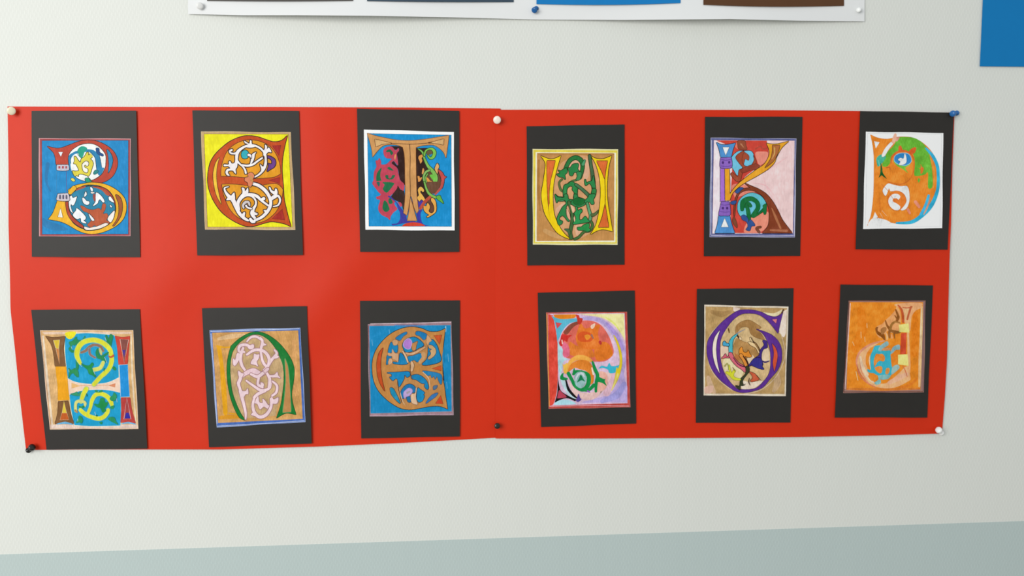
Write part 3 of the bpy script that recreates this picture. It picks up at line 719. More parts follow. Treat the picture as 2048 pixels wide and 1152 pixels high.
make_drawing((1700,215,1920,505), 874, [(80,28),(826,40),(776,1130),(44,1126)], [(126,192),(742,204),(732,958),(104,966)], '''
s border_line b8b8bc w=2.5 | !140,206 !728,212 !716,944 !122,948 !140,206
f orange_letter e07f2c o=1 oc=a8623a | !162,215 220,240 290,250 !350,240 370,235 430,232 500,240 570,275 640,340 690,430 712,530 710,640 680,730 630,820 560,880 480,915 400,925 !330,915 260,890 210,880 !135,940 165,860 180,760 188,650 190,500 190,400 180,300
f margin_white f2f2f4 | !140,925 180,880 230,880 290,895 !330,918 250,950 160,948
f green_area 62a636 | 380,240 450,234 520,245 580,285 620,340 640,420 655,520 655,630 620,635 620,520 590,535 530,545 510,530 515,440 500,370 440,345 380,350 340,380 320,440 290,470 255,460 275,400 300,350 340,310 360,280
f green_area 6cae3c | 345,420 400,460 480,450 440,480 460,520 420,490 370,460
f green_drop 6cae3c | 545,560 558,575 545,597 538,578
f teal_leaf 3f9c84 | 212,400 250,372 285,390 265,430 225,470 212,440
s teal_streak 5cb0a8 w=10,8 | 225,420 235,460
f dark_sprout 1f5428 | 244,440 256,480 262,520 292,566 266,550 250,540 228,558 240,520
f white_strip f0f0ee o=1 oc=b07a60 | 325,275 345,285 310,330 275,385 252,385 275,330
s pink_tip d8a08a w=26,30,20 | 345,275 355,240 360,215
s pink_tip c89080 w=20,18 | 370,260 385,240
f triangle f0eeec o=1 oc=c08a5a | !192,268 !235,276 !205,325
f triangle f0eeec o=1 oc=c08a5a | !198,830 !180,885 !222,872
s orange_ring cc5c2c w=10,12,14,12,8,6,6 | 325,440 335,390 380,352 440,345 490,375 510,430 505,510
s orange_ring c8682c w=6,6,8,6 | 505,510 470,575 400,610 300,590
f orange_ring cc5c2c | 385,340 388,308 405,305 418,335 430,345 390,355
f orange_ring cc5c2c | 470,345 500,320 525,318 520,350 500,370 480,362
s orange_ring c0602c w=8,6 | 290,478 315,475 318,495
f orange_sprig d06a2c | 545,480 562,480 560,450 572,470 586,485 575,520 560,525 560,495
f blue_eye 2f7ab4 o=4 oc=7fb0d4 | 420,364 460,370 482,400 480,435 440,458 390,450 356,425 358,390 385,370
f white_swirl e8eeee o=1 | 435,365 448,400 445,440 410,458 388,455 400,430 382,415 400,400 425,405
s cyan_band 35a4c8 w=16,26,26,24 | 605,325 660,390 695,470 702,560
s cyan_band 35a4c8 w=24,26,34,34,28,14 | 702,560 695,660 650,770 580,850 490,910 370,918
s cyan_band 3fa8d4 w=20,24,16 | 625,700 600,780 560,850
s orange_streak e08a3a w=10,16,10 | 640,400 670,520 660,640
s orange_streak cf8a6a w=8,14,6 | 640,720 610,800 585,850
f white_room f2ece6 o=1.5 oc=b86a38 | 262,650 300,605 340,612 400,625 452,625 470,670 472,740 450,800 410,818 400,790 440,760 440,710 400,670 340,665 !320,665 !310,640 285,700 265,680
f orange_round d8742c o=2 oc=b05a28 | 310,700 350,665 400,670 435,700 445,750 410,800 380,815 340,812 305,770 300,730
f white_swirl f2ece6 | 385,690 400,710 380,735 350,720 340,745 375,765 400,790 385,815 350,812 315,780 305,735 330,695 360,685
s orange_swirl c86a34 w=8,10,6 | 345,745 365,725 390,745
s pencil_line c0642c w=3 | 250,610 300,660 350,740
s pencil_line c0642c w=3 | 230,720 240,830 215,880
s pink_dab e08870 w=26,22 | 520,750 550,790
s pink_dab e08870 w=20,18 | 460,810 475,840
s pencil_line e8b890 w=3 | !255,820 !290,860
s pencil_line e8b890 w=3 | !240,840 !262,880
''', 'drawing of an orange and green letter D on white paper with a cyan edge', h_right, GR, 'p', 1.3)

make_drawing((55,610,305,910), 960, [(28,38),(862,32),(920,1104),(146,1112)], [(96,194),(812,192),(852,952),(172,956)], '''
f ink_background dcb078 st=p | !100,198 !808,196 !848,948 !176,952
f pale_edge e8c8b0 st=p | !112,206 !800,204 !802,222 !128,226
f pale_edge e6ccc0 st=p | !172,918 !844,918 !848,946 !176,950
s pale_edge e6d0b8 w=14,18,14 st=p | 120,240 150,550 190,920
s pale_edge ecd4b4 w=10,14,10 st=p | 796,230 806,560 834,920
s pale_edge c08a70 w=3 | !102,200 !178,948
f blue_panel 1ea0d0 o=3 oc=e8e6c8 | !290,232 450,216 !666,232 690,300 700,400 700,500 704,600 715,700 718,820 !714,926 500,930 !360,922 335,800 322,680 312,580 300,480 288,350
f pink_bar f2d2bc o=2 oc=e8e8e0 | !300,560 360,590 440,605 520,608 620,595 !708,555 !714,672 640,655 560,648 460,652 380,665 !318,690
f bar_triangle e8b878 o=1 oc=c88a50 | !338,598 !405,622 !340,640
f bar_triangle d88a64 o=1 oc=b86a50 | !676,602 !620,618 !672,632
s bar_line e09a6a w=3 | !400,620 !620,616
f yellow_patch eede2c st=p | 292,212 368,206 362,240 330,262 300,250
f brown_serif 845c38 o=3 oc=5a3a20 | !140,240 200,250 !290,242 276,330 282,400 !292,468 !212,470 205,400 185,310
f brown_serif 845c38 o=3 oc=5a3a20 | !236,742 !312,738 330,830 !356,908 !210,912 232,830
f serif_triangle e0c03c o=3 oc=d8c8a8 | !200,272 !245,268 !238,336 !218,330
f serif_triangle d88a4a o=2 oc=d8c8a8 | !218,335 !240,335 !246,455
f serif_triangle e6c840 o=2 oc=d8c8a8 | !280,740 !266,830 !300,830
f serif_triangle c8622c o=2 oc=d8b890 | !264,830 !302,830 !318,880 !250,882
f gold_stem f0a61e o=2 oc=d09a30 | !216,474 !296,474 305,560 312,650 !322,728 !234,732 232,620 222,540
f red_serif cc4838 o=2 oc=a83a30 | !672,238 730,248 !786,240 778,330 !768,452 !700,458 690,330
f red_serif bc4440 o=2 oc=a83a30 | !718,712 !788,712 800,800 !830,908 770,900 !716,902 722,800
f serif_triangle 8a5048 o=3 oc=e8c8b8 | !712,262 !774,266 !742,446
f serif_triangle 4a3a98 | !728,345 !752,345 !742,400
f serif_triangle a84848 o=3 oc=e8c8c8 | !763,712 !742,876 !792,876
f serif_triangle 3a34a4 | !756,828 !776,826 !792,870 !745,872
f blue_stem 2492da o=2 oc=c8d8e8 | !704,462 !770,458 774,560 !784,704 !716,706 712,580
s blue_foot 6fb0d8 w=6,18,6 st=p | 225,915 290,905 350,918
s blue_foot 6fb0d8 w=6,14,6 st=p | 725,912 775,904 830,916
@ 130 665 240 1334
f green_leaf 2c9058 o=6 oc=2a8078 | 100,240 190,200 270,110 290,165 350,195 430,165 480,90 475,150 410,215 375,290 330,300 285,320 250,265 235,310 190,290 160,330 150,420 215,440 235,470 160,480 95,400 130,330
s green_leaf 2c9058 w=30,60,56,70 o=5 oc=2a8078 | 275,600 300,760 290,880 230,940
f green_leaf 2c9058 o=6 oc=2a8078 | 90,870 150,915 240,870 310,930 325,1075 260,1050 200,985 135,1020 90,1100 105,990
f green_leaf 2a8a50 o=6 oc=2a8078 | 985,80 1010,70 1060,150 1100,45 1160,90 1140,200 1110,345 1055,300 1010,200
s yellow_vine dede3c w=60,100,118,110,108,104,104,104,100,96,96,90,86 o=8 oc=a8cc98 | 375,750 300,600 290,480 340,340 450,235 620,185 780,195 940,265 1080,400 1120,540 1130,700 1070,870 940,1020
s yellow_vine dede3c w=90,90,90 o=8 oc=a8cc98 | 1000,950 870,1070 700,1260
s spiral_ring 94705e w=50,66,66,60,60,46 o=5 oc=7ab0c0 | 395,485 500,440 600,345 720,300 860,340 925,450
s spiral_ring 94706a w=52,50,40 o=5 oc=7ab0c0 | 590,400 610,530 730,610
s yellow_dab c8c87c w=50,66,40 | 840,400 870,480 880,530
f green_leaf 2a8c54 o=6 oc=2a8078 | 755,450 800,390 820,500 850,560 900,560 1040,480 1045,510 950,590 985,700 940,725 870,650 790,620 750,530
s yellow_vine dcd868 w=70,80,80 o=8 oc=a8cc98 | 925,730 850,860 700,905
f green_leaf 22904e o=6 oc=2a8078 | 400,755 480,795 590,800 655,735 690,780 650,850 690,950 745,1085 660,1030 585,1000 545,900 450,820
f green_leaf 2a8c54 | 1140,860 1190,820 1245,890 1200,920
f green_leaf 2a8c54 | 930,890 965,860 950,950
f red_dab cc5c38 | 1050,560 1110,575 1180,530 1185,585 1120,615 1070,605
s white_dash bfe4ee w=10,10 | 150,340 170,400
s white_dash bfe4ee w=12,8 | 340,760 410,830
s white_dash bfe4ee w=10,8 | 960,600 1020,740
s white_dash bfe4ee w=10,8 | 970,120 1000,200
s white_dash bfe4ee w=10,8 | 690,930 730,1020
s white_dash bfe4ee w=10,8 | 90,900 100,960
@ 135 770 245 1408
f green_leaf 3a9a70 o=5 oc=2a8078 | 80,235 180,205 240,175 275,240 320,170 365,200 330,270 200,270
s yellow_vine dede3c w=110,100,80 o=8 oc=a8cc98 | 480,100 400,250 345,430
s yellow_hook dcd880 w=40,60,64,66,60,60 o=6 oc=a8cc98 | 440,540 450,460 350,410 240,430 205,520 210,660
f green_leaf 2a8c54 | 290,540 350,550 420,520 440,570 380,600 310,590
s yellow_vine dede3c w=80,92,90,96,92,90,80 o=8 oc=a8cc98 | 330,640 420,720 560,800 780,860 920,820 1010,720 1040,640
s yellow_vine dede3c w=70,66,86,92,92,100,104,70 o=8 oc=a8cc98 | 520,730 590,560 625,400 710,260 850,225 1000,285 1100,400 1140,530
s brown_dab b08a58 w=50,50 | 200,650 240,690
f green_leaf 22904e o=6 oc=2a8078 | 850,350 930,350 960,450 1035,440 1000,530 950,600 985,660 900,695 850,600 760,560 690,490 800,490
f green_leaf 2f9460 o=5 oc=2a8078 | 1085,340 1165,260 1190,195 1255,270 1245,340 1200,400 1130,400
f green_leaf 2f9460 | 1090,560 1190,520 1180,600 1120,610
f green_leaf 2f9460 | 700,130 760,140 780,180 860,130 900,160 860,190 730,190
f green_leaf 2f9460 o=4 oc=2a8078 | 300,790 360,820 390,900 360,980 300,950 220,970 270,880
f green_leaf 2f9460 o=4 oc=2a8078 | 1040,860 1110,820 1200,840 1240,930 1290,1010 1180,960 1090,910
f green_leaf 1f7a50 | 730,760 760,770 770,805 730,800
f green_leaf 1f8a60 | 810,955 890,940 870,1010
f green_leaf 1f7a50 | 480,210 510,260 490,300
s white_dash bfe4ee w=10,10 | 1260,350 1270,440
s white_dash bfe4ee w=10,10 | 700,690 720,760
s white_dash bfe4ee w=10,10 | 260,870 265,930
@
''', 'drawing of a letter H with brown and red serifs and a bright blue middle', h_left, GR, 'm', 0.92, base='e2c6ac')

make_drawing((395,605,635,905), 922, [(34,44),(840,28),(878,1084),(88,1112)], [(92,212),(790,194),(830,918),(148,960)], '''
f ink_border 4a6cb4 st=p | !95,215 !787,197 !826,914 !151,956
s border_line c0cce8 w=5,7,5 st=p | !100,222 !440,212 !780,202
s border_line c8d0e8 w=4 st=p | !152,950 !500,930 !820,908
s border_line c0cce8 w=5 | !104,240 !130,600 !150,930
f ink_background cf9c5e st=p | !112,232 !774,214 !808,894 !158,926
s ink_shade e0b888 w=20,40,20 st=p | 160,280 260,260 360,250
s ink_shade dca468 w=30,40 st=p | 740,300 760,700
s yellow_line e2a21e w=16,12,12 | 150,335 210,345 270,340
s yellow_line e2a21e w=34,30,40,34 | 165,350 185,480 200,640 215,850
s yellow_line d8952a w=26,34,20 | 175,885 250,878 330,880
s yellow_line e2a21e w=10,10 | 240,850 330,862
f inner_ground c4a478 st=p | 420,240 500,250 580,300 630,380 660,480 670,600 650,700 610,820 !600,870 !380,890 330,850 290,760 260,640 250,500 270,400 320,310
f green_arch 1f7a36 o=3 oc=174a24 | !258,335 320,280 390,240 460,226 530,245 600,290 660,350 715,430 742,510 738,600 725,680 728,760 !757,862 680,850 !608,888 640,790 655,700 665,600 662,500 640,420 600,350 540,280 470,245 400,255 330,300 285,350 262,400 250,480 252,580 265,680 290,760 330,850 !368,905 320,880 275,790 245,690 230,590 228,480 240,400
f arch_panel bf8a54 o=4 oc=5a9a60 | !672,430 695,500 705,600 712,700 !718,840 !655,845 670,720 678,600 675,500
s arch_line 2f7a40 w=6,8,6 | 625,400 655,470 662,520
s pink_vine ecd0d6 w=10,16,18,16 o=4 oc=a87c7e | 380,300 410,268 450,262 490,285
s pink_vine ecd0d6 w=14,22,22,18,14 o=4 oc=a87c7e | 415,345 370,325 325,335 320,375 360,380
s pink_vine ecd0d6 w=18,24,22,16 o=4 oc=a87c7e | 350,350 330,420 340,480 365,520
f pink_vine ecd0d6 o=4 oc=a87c7e | 305,390 330,400 320,440 290,485 272,470 275,430 290,440
f pink_vine ecd0d6 o=4 oc=a87c7e | 480,262 505,285 510,310 530,325 505,335 495,360 480,350 490,300
f pink_vine ecd0d6 o=4 oc=a87c7e | 400,330 430,322 432,350 405,360 385,345
s pink_vine ecd0d6 w=16,22,22,24,22,18 o=4 oc=a87c7e | 380,400 440,365 510,375 550,430 540,490 510,520
s pink_vine ecd0d6 w=16,18,20,18 o=4 oc=a87c7e | 485,370 495,430 510,470 540,500
s pink_vine ecd0d6 w=12,20,22,22 o=4 oc=a87c7e | 592,365 608,395 570,440 545,480
f pink_vine ecd0d6 o=4 oc=a87c7e | 590,400 625,415 605,430 585,425
f pink_vine ecd0d6 o=4 oc=a87c7e | 435,395 455,400 475,400 470,430 455,455 465,490 445,480 410,470 420,440 430,430
s pink_vine e4c4cc w=16,30,40,34,20 o=4 oc=a87c7e | 330,580 370,545 430,525 490,550 540,510
s pink_vine ecd0d6 w=16,24,24 o=4 oc=a87c7e | 410,550 460,570 500,545
s pink_vine ecd0d6 w=14,24,24,20,16 o=4 oc=a87c7e | 318,535 330,580 315,620 325,660 345,720
f pink_vine ecd0d6 o=4 oc=a87c7e | 315,525 335,540 355,550 335,580 315,560
s pink_vine ecd0d6 w=26,24,20,18,10 o=4 oc=a87c7e | 330,680 345,740 360,800 370,850 370,895
f pink_vine ecd0d6 o=4 oc=a87c7e | 340,685 370,680 385,660 390,700 370,705 350,730
s pink_vine ecd0d6 w=12,18,22,18,20 o=4 oc=a87c7e | 375,600 430,640 490,675 550,660 560,620
s pink_vine ecd0d6 w=18,20,18 o=4 oc=a87c7e | 470,580 465,630 500,650
f pink_vine ecd0d6 o=4 oc=a87c7e | 485,615 505,620 510,640 490,645
s pink_vine ecd0d6 w=18,22,20 o=4 oc=a87c7e | 535,545 555,590 550,650
f pink_vine ecd0d6 o=4 oc=a87c7e | 550,560 590,555 612,535 620,560 638,582 610,575 570,575
s pink_vine ecd0d6 w=12,18,18,16 o=4 oc=a87c7e | 575,605 610,640 605,690 575,715
s pink_vine ecd0d6 w=18,24,20 o=4 oc=a87c7e | 520,680 470,700 435,730
s pink_vine ecd0d6 w=16,20,24,24,24,20,16 o=4 oc=a87c7e | 440,720 425,790 440,850 480,880 530,860 565,800 565,740
f pink_vine ecd0d6 o=4 oc=a87c7e | 465,720 475,765 500,770 500,740 520,755 545,790 560,770 570,720 585,745 620,730 610,775 560,780 540,815 510,800 480,820 460,780 440,770
f pink_vine ecd0d6 o=4 oc=a87c7e | 412,860 435,840 445,870 425,868
''', 'drawing of a green arched letter with pink vines and a blue frame', h_left, GR, 'm', 0.97, base='a3b2d8')

make_drawing((705,590,935,885), 898, [(58,46),(838,42),(838,1105),(68,1120)], [(120,228),(772,206),(790,938),(134,948)], '''
f ink_border 9a7a84 st=p | !121,230 !770,208 !787,935 !136,945
s border_line c8b4bc w=6 st=p | !140,226 !440,220 !768,214
s border_line 7a4a54 w=4 st=p | !126,240 !138,940
s border_line b090a0 w=6 st=p | !140,940 !780,930
f ink_background 1c86bc o=2 oc=8aa0b4 | !132,242 !766,236 !774,908 !142,924
s ink_shade 5a7cb0 w=6,14,6 st=p | 330,236 450,240 560,238
s ink_shade 6aa8cc w=4 | !150,350 !158,395
s ink_shade 6aa8cc w=4 | !285,270 !292,300
s ink_shade 9cc4dc w=7 | !728,245 !728,285
s ink_shade 6aa8cc w=4 | !745,460 !750,520
s ink_shade 6aa8cc w=4 | !735,680 !740,730
f initial_letter c08548 o=3.5 | !724,262 670,285 600,285 540,262 470,250 400,258 330,285 265,330 210,390 175,450 156,520 155,600 170,680 205,750 260,810 320,855 380,885 450,895 520,885 600,870 680,868 !742,890 728,800 718,720 !704,650 704,600 702,550 704,480 708,400 716,330
f letter_counter bc8650 | !262,548 268,470 285,400 320,345 370,300 430,275 500,278 560,295 620,330 660,380 680,440 !700,520 640,540 560,550 480,555 400,552 330,548
f letter_counter bc8650 | !262,600 340,602 420,598 500,605 560,600 640,600 !708,620 700,690 670,750 620,810 560,860 490,880 420,875 350,830 300,770 280,700
@ 770 655 890 1626
f blue_gap 2478b0 o=7 oc=5a4238 | 290,290 400,200 570,120 590,170 500,235 410,350 340,330
f blue_gap 2478b0 o=7 oc=5a4238 | 850,110 980,115 1130,190 1095,310 1040,330 940,235 835,190
f blue_gap 2484b4 o=9 oc=2a2a38 | 480,460 560,330 760,262 900,310 1050,470 900,565 810,620 680,660 560,665 505,580
f blue_gap 1c80b4 o=8 oc=2a2a38 | 400,715 450,700 520,790 590,900 612,975 480,1005 250,980 220,935 330,940 375,890
f blue_gap 1c80b4 o=7 oc=4a3a38 | 620,790 760,765 960,700 1000,800 965,880 880,935 820,900 770,880 690,935 650,910
f blue_gap 1c80b4 o=7 oc=3a3238 | 165,400 230,470 330,470 350,560 320,680 245,645 205,600 185,670 90,690 100,560
f blue_gap 2a78a4 o=5 oc=3a3238 | 60,760 180,800 95,880 85,980 35,1005 40,880
f blue_gap 1c80b4 o=9 oc=2a2a38 | 1180,440 1210,370 1290,330 1400,470 1460,640 1515,900 1240,1005 1010,1005 1130,860 1165,700 1170,580
f tan_swirl c49c70 o=7 oc=3a2c28 | 1175,480 1280,490 1375,600 1355,740 1200,865 1165,815 1240,730 1230,650 1200,640 1265,590 1200,560
f tan_swirl b98450 o=7 oc=5a4238 | 700,425 760,425 880,375 850,490 820,610 740,610 720,500
s tan_line cfa078 w=50,60,60,50 o=5 oc=4a3a38 | 560,700 720,715 900,640 1080,530
s tan_line d8b490 w=30,50,36 o=5 oc=3a2c28 | 480,640 560,780 620,940
s tan_line c89868 w=120,100,90 | 1040,720 1040,820 950,940
f purple_ball b07ccc o=8 oc=b8b0d8 | 500,470 540,360 640,305 715,375 715,460 665,575 560,560
f tan_leaf d0a27c o=4 oc=9a6a44 | 80,690 180,700 200,590 270,700 360,720 350,930 290,880 210,860 190,780 100,760
f tan_leaf d0a27c o=4 oc=9a6a44 | 90,940 130,840 190,870 190,960 110,1010
f tan_leaf cc9c70 o=4 oc=7a5a44 | 200,370 280,330 350,370 330,460 240,480
f tan_leaf cc9c70 o=4 oc=7a5a44 | 1140,220 1180,230 1260,350 1200,400 1170,480 1120,400
@ 770 735 890 1536
f blue_gap 1c84bc o=8 oc=3a3238 | 55,135 340,120 600,105 640,200 600,235 560,250 500,190 480,300 370,490 335,440 320,300 260,290 200,335 120,250 170,235 160,165
f blue_gap 2488ac o=7 oc=3a3238 | 130,530 210,540 290,680 390,900 340,890 250,800 160,680
f blue_gap 1c80b4 o=7 oc=3a3238 | 680,210 830,180 960,240 1060,340 1115,480 1100,555 1060,550 1010,480 1020,420 930,400 800,315 690,290
f blue_gap 2a7cb0 o=6 oc=5a4a48 | 960,90 1200,110 1400,160 1460,250 1440,430 1380,360 1330,230 1290,300 1250,220 1200,260 1160,180 1110,210
f blue_gap 2474ac o=7 oc=3a3238 | 450,540 540,450 650,425 750,480 785,560 760,635 700,640 680,560 600,530 500,600 480,780 420,770 405,640
f blue_gap 246c9c o=6 oc=2a2a38 | 560,760 665,760 650,885 580,870
f blue_gap 1c88bc o=7 oc=3a3238 | 840,530 900,560 1010,640 980,700 1010,730 960,850 880,890 840,860 810,760
f blue_gap 3a74b0 o=6 oc=4a4a60 | 1350,650 1300,740 1180,830 1050,920 1100,820 1210,700
f blue_gap 4a6a8c o=5 oc=5a4a48 | 1240,480 1340,460 1310,540 1240,570
f purple_swirl b9a0d0 o=6 oc=7a78b8 | 480,640 540,570 620,525 695,570 690,640 620,720 540,750 510,795 478,740
s grey_eye a098a0 w=50,50 | 570,650 620,620
f tan_foot dcb898 o=5 oc=6a5048 | 670,690 770,660 790,520 812,540 790,760 835,930 780,945 680,890
s tan_line d8b490 w=16,26,20,16 | 340,480 400,700 460,880 500,940
s tan_line d8b490 w=20,26,16 | 970,120 1120,290 1150,560
s dark_line 3a2a28 w=14,18,12 | 320,330 360,600 430,900
s dark_line 2a2430 w=14,20,14 | 1480,0 1490,150 1510,330
@
f letter_lens c04e26 o=3 oc=6a3018 | !238,412 205,460 190,540 195,620 215,690 !252,752 232,670 220,580 222,490
f serif_triangle c4542c o=3 oc=7a4a2a | !636,316 !696,312 !680,384
f serif_triangle c4542c o=3 oc=7a4a2a | !692,552 !692,590 !620,574
f serif_triangle c8482c o=3 oc=7a4a2a | !688,786 !706,850 !650,846
f letter_notch 2484b4 | !712,400 !716,520 !706,560 !700,480
s knot_highlight d8b08a w=16,26,16 o=2 oc=7a5438 | 462,525 468,550 462,590
s knot_line 6a4a34 w=3,4,3 | 450,545 452,610 470,660
''', 'drawing of a tan letter E on blue with two small lilac balls', h_left, GR, 'm', 1.02, base='b49ca6')

make_drawing((1065,575,1285,860), 889, [(42,42),(826,24),(838,1100),(70,1128)], [(110,202),(764,196),(792,968),(130,980)], '''
f ink_border b84a44 st=p | !112,204 !762,198 !789,965 !132,977
s border_line e0a04a w=6 | !116,215 !136,960
s border_line e8c8a0 w=6 | !380,212 !740,208
s border_line e0a8b0 w=5 st=p | 140,960 450,955 780,958
f ink_background d2b4cc st=p | !124,212 !745,208 !768,935 !142,955
f orange_top e08426 | !170,218 !352,216 340,245 260,255 190,250
f yellow_sky ece3a0 st=p | !378,216 !740,214 !748,430 700,350 640,290 560,245 470,228
s yellow_sky dfe07a w=8,14,8 st=p | 590,240 660,290 710,360
f red_margin d8493a st=p | !126,214 !165,225 185,330 200,430 205,550 205,700 195,850 170,940 !140,955
f violet_bow b4a2d4 st=p | 390,240 470,235 560,255 640,310 700,380 750,480 755,600 740,700 !766,800 !766,930 560,930 400,930 500,900 620,860 690,760 710,640 700,520 660,420 600,330 520,275 420,262
s violet_shade 9c96d0 w=40,60,30 st=p | 740,780 680,870 560,920
s violet_shade a890d0 w=20,34,24 st=p | 600,290 680,390 730,500
s pale_area d9b0c0 w=40,80,60 st=p | 640,620 640,740 600,850
f pink_body dc6a5c st=p | 400,268 490,272 560,310 610,380 640,450 655,530 600,590 520,600 400,590 280,570 250,540 245,480 225,440 235,380 270,330 330,290
f orange_area e0782c st=p | 560,440 620,460 650,540 600,580 520,590 500,500
f orange_area e07c34 st=p | 300,440 360,470 460,480 500,560 420,560 300,540
f orange_area e2762e st=p | 390,290 430,330 540,300 530,370 540,480 460,500 380,480 350,420 360,360
f orange_area d4582a | 365,380 410,355 470,370 490,405 470,435 410,440 370,425
f orange_core e69034 | 420,390 450,380 470,400 440,425
s grey_core 9a6a5c w=16,10 | 478,385 490,410
f pale_drop f0c8b0 st=p | 470,310 505,290 500,320 480,335
f pink_area e06a86 st=p | 240,440 290,470 300,540 270,565 245,540
f brown_band 8a4a3a | 250,360 300,300 360,275 380,290 330,320 280,380
f cyan_serif 5cb2cc | !152,228 230,255 !360,248 375,270 300,290 250,340 225,390 205,430 !200,440 190,340 175,270
f serif_triangle d04a50 o=2 oc=8a5a6a | !188,282 !236,290 !200,330
f red_knob c03a2e | 350,220 375,225 382,245 405,250 400,275 385,298 365,290 360,255
f red_sprout c8342e | 225,420 235,380 262,378 280,385 318,385 290,410 280,440 255,430 240,470 228,475 215,450
s white_glint f0d0c8 w=8,8 | 238,425 242,455
f cyan_stem a8cdd8 st=p | 205,440 225,480 245,500 245,560 285,580 250,600 235,680 215,690 205,600
s light_stem b8d4dc w=24,34,30,22 st=p | 225,700 255,780 300,860 340,895
f peach_ring eda64a st=p | 280,640 300,585 370,545 450,560 490,600 450,600 380,585 320,610 295,660 285,690 270,690 275,650
f peach_ring f0b850 | 232,600 250,625 280,610 285,650 270,700 250,680 248,640
f orange_disc dd8030 st=p | 290,680 310,620 380,585 450,595 485,640 495,700 490,770 440,790 460,730 440,680 380,660 340,650
f lower_pink e0b8b4 st=p | 285,740 330,800 400,850 500,840 600,790 640,700 580,690 610,780 500,900 400,900 330,860
f lower_pink e4a898 st=p | 540,680 600,700 600,800 550,840 510,830 530,760
s green_vine 1f8a48 w=30,26,30,34,36,34,30 | 290,695 320,750 350,800 410,825 450,780 450,710 400,685
s green_vine 1f8a48 w=26,26,20 | 400,685 355,680 330,700
f green_vine 1f8a48 | 330,700 325,680 338,650 352,680 400,668 350,705
s green_vine 1f8a48 w=20,24,30 | 400,825 450,830 495,790
f grey_round 8fb4b4 st=p | 345,700 380,680 420,690 435,740 420,790 390,815 350,790 338,740
f white_crescent c8d4d8 st=p | 375,690 410,690 420,725 390,700 360,730 350,760 350,720
f green_core 1f7a50 | 390,705 410,735 425,760 395,750 360,768 375,735
s green_vine 1f8a48 w=14,28,30,26,20 | 485,600 505,660 525,710 515,770 512,840
f green_vine 1f8a48 | 515,700 545,725 580,740 590,735 585,760 600,795 570,775 540,765 520,760
f green_vine 1f8a48 | 235,700 250,690 250,720 285,735 270,750 230,745 222,725
s white_vine f0dccc w=10,14 | 480,650 492,700
f cyan_leaf 3db0c8 | 535,655 560,632 600,640 620,610 640,635 690,630 705,620 690,665 660,690 620,690 610,665 570,650
f yellow_lens ddc32c o=2 oc=b8a860 | 655,385 690,440 720,540 720,640 690,740 !640,830 665,740 680,650 690,660 705,620 705,560 690,480
s yellow_edge e0d070 w=14,14,6 st=p | 690,700 665,770 640,830
f black_foot 1c1418 | !205,720 215,790 235,840 300,880 !355,905 !345,920 280,895 220,910 !178,932 200,850
s black_foot 1c1418 w=10,22,20,12 | 270,750 290,820 330,870 355,890
f foot_panel b8465a | 215,830 240,850 275,885 215,895 200,890
f blue_foot a8d4e0 | 175,945 210,915 260,905 310,915 350,940 260,948
f purple_dab 5a4890 | 360,890 372,858 385,890 395,905 370,925 352,915
s purple_dab 8a5ab0 w=12,10 | 445,835 460,845
s red_dot b83a3a w=22,20 | 545,440 550,452
''', 'drawing of a letter P painted in red, orange and lilac with green vines', h_right, GR, 'm', 1.08, base='c07068')

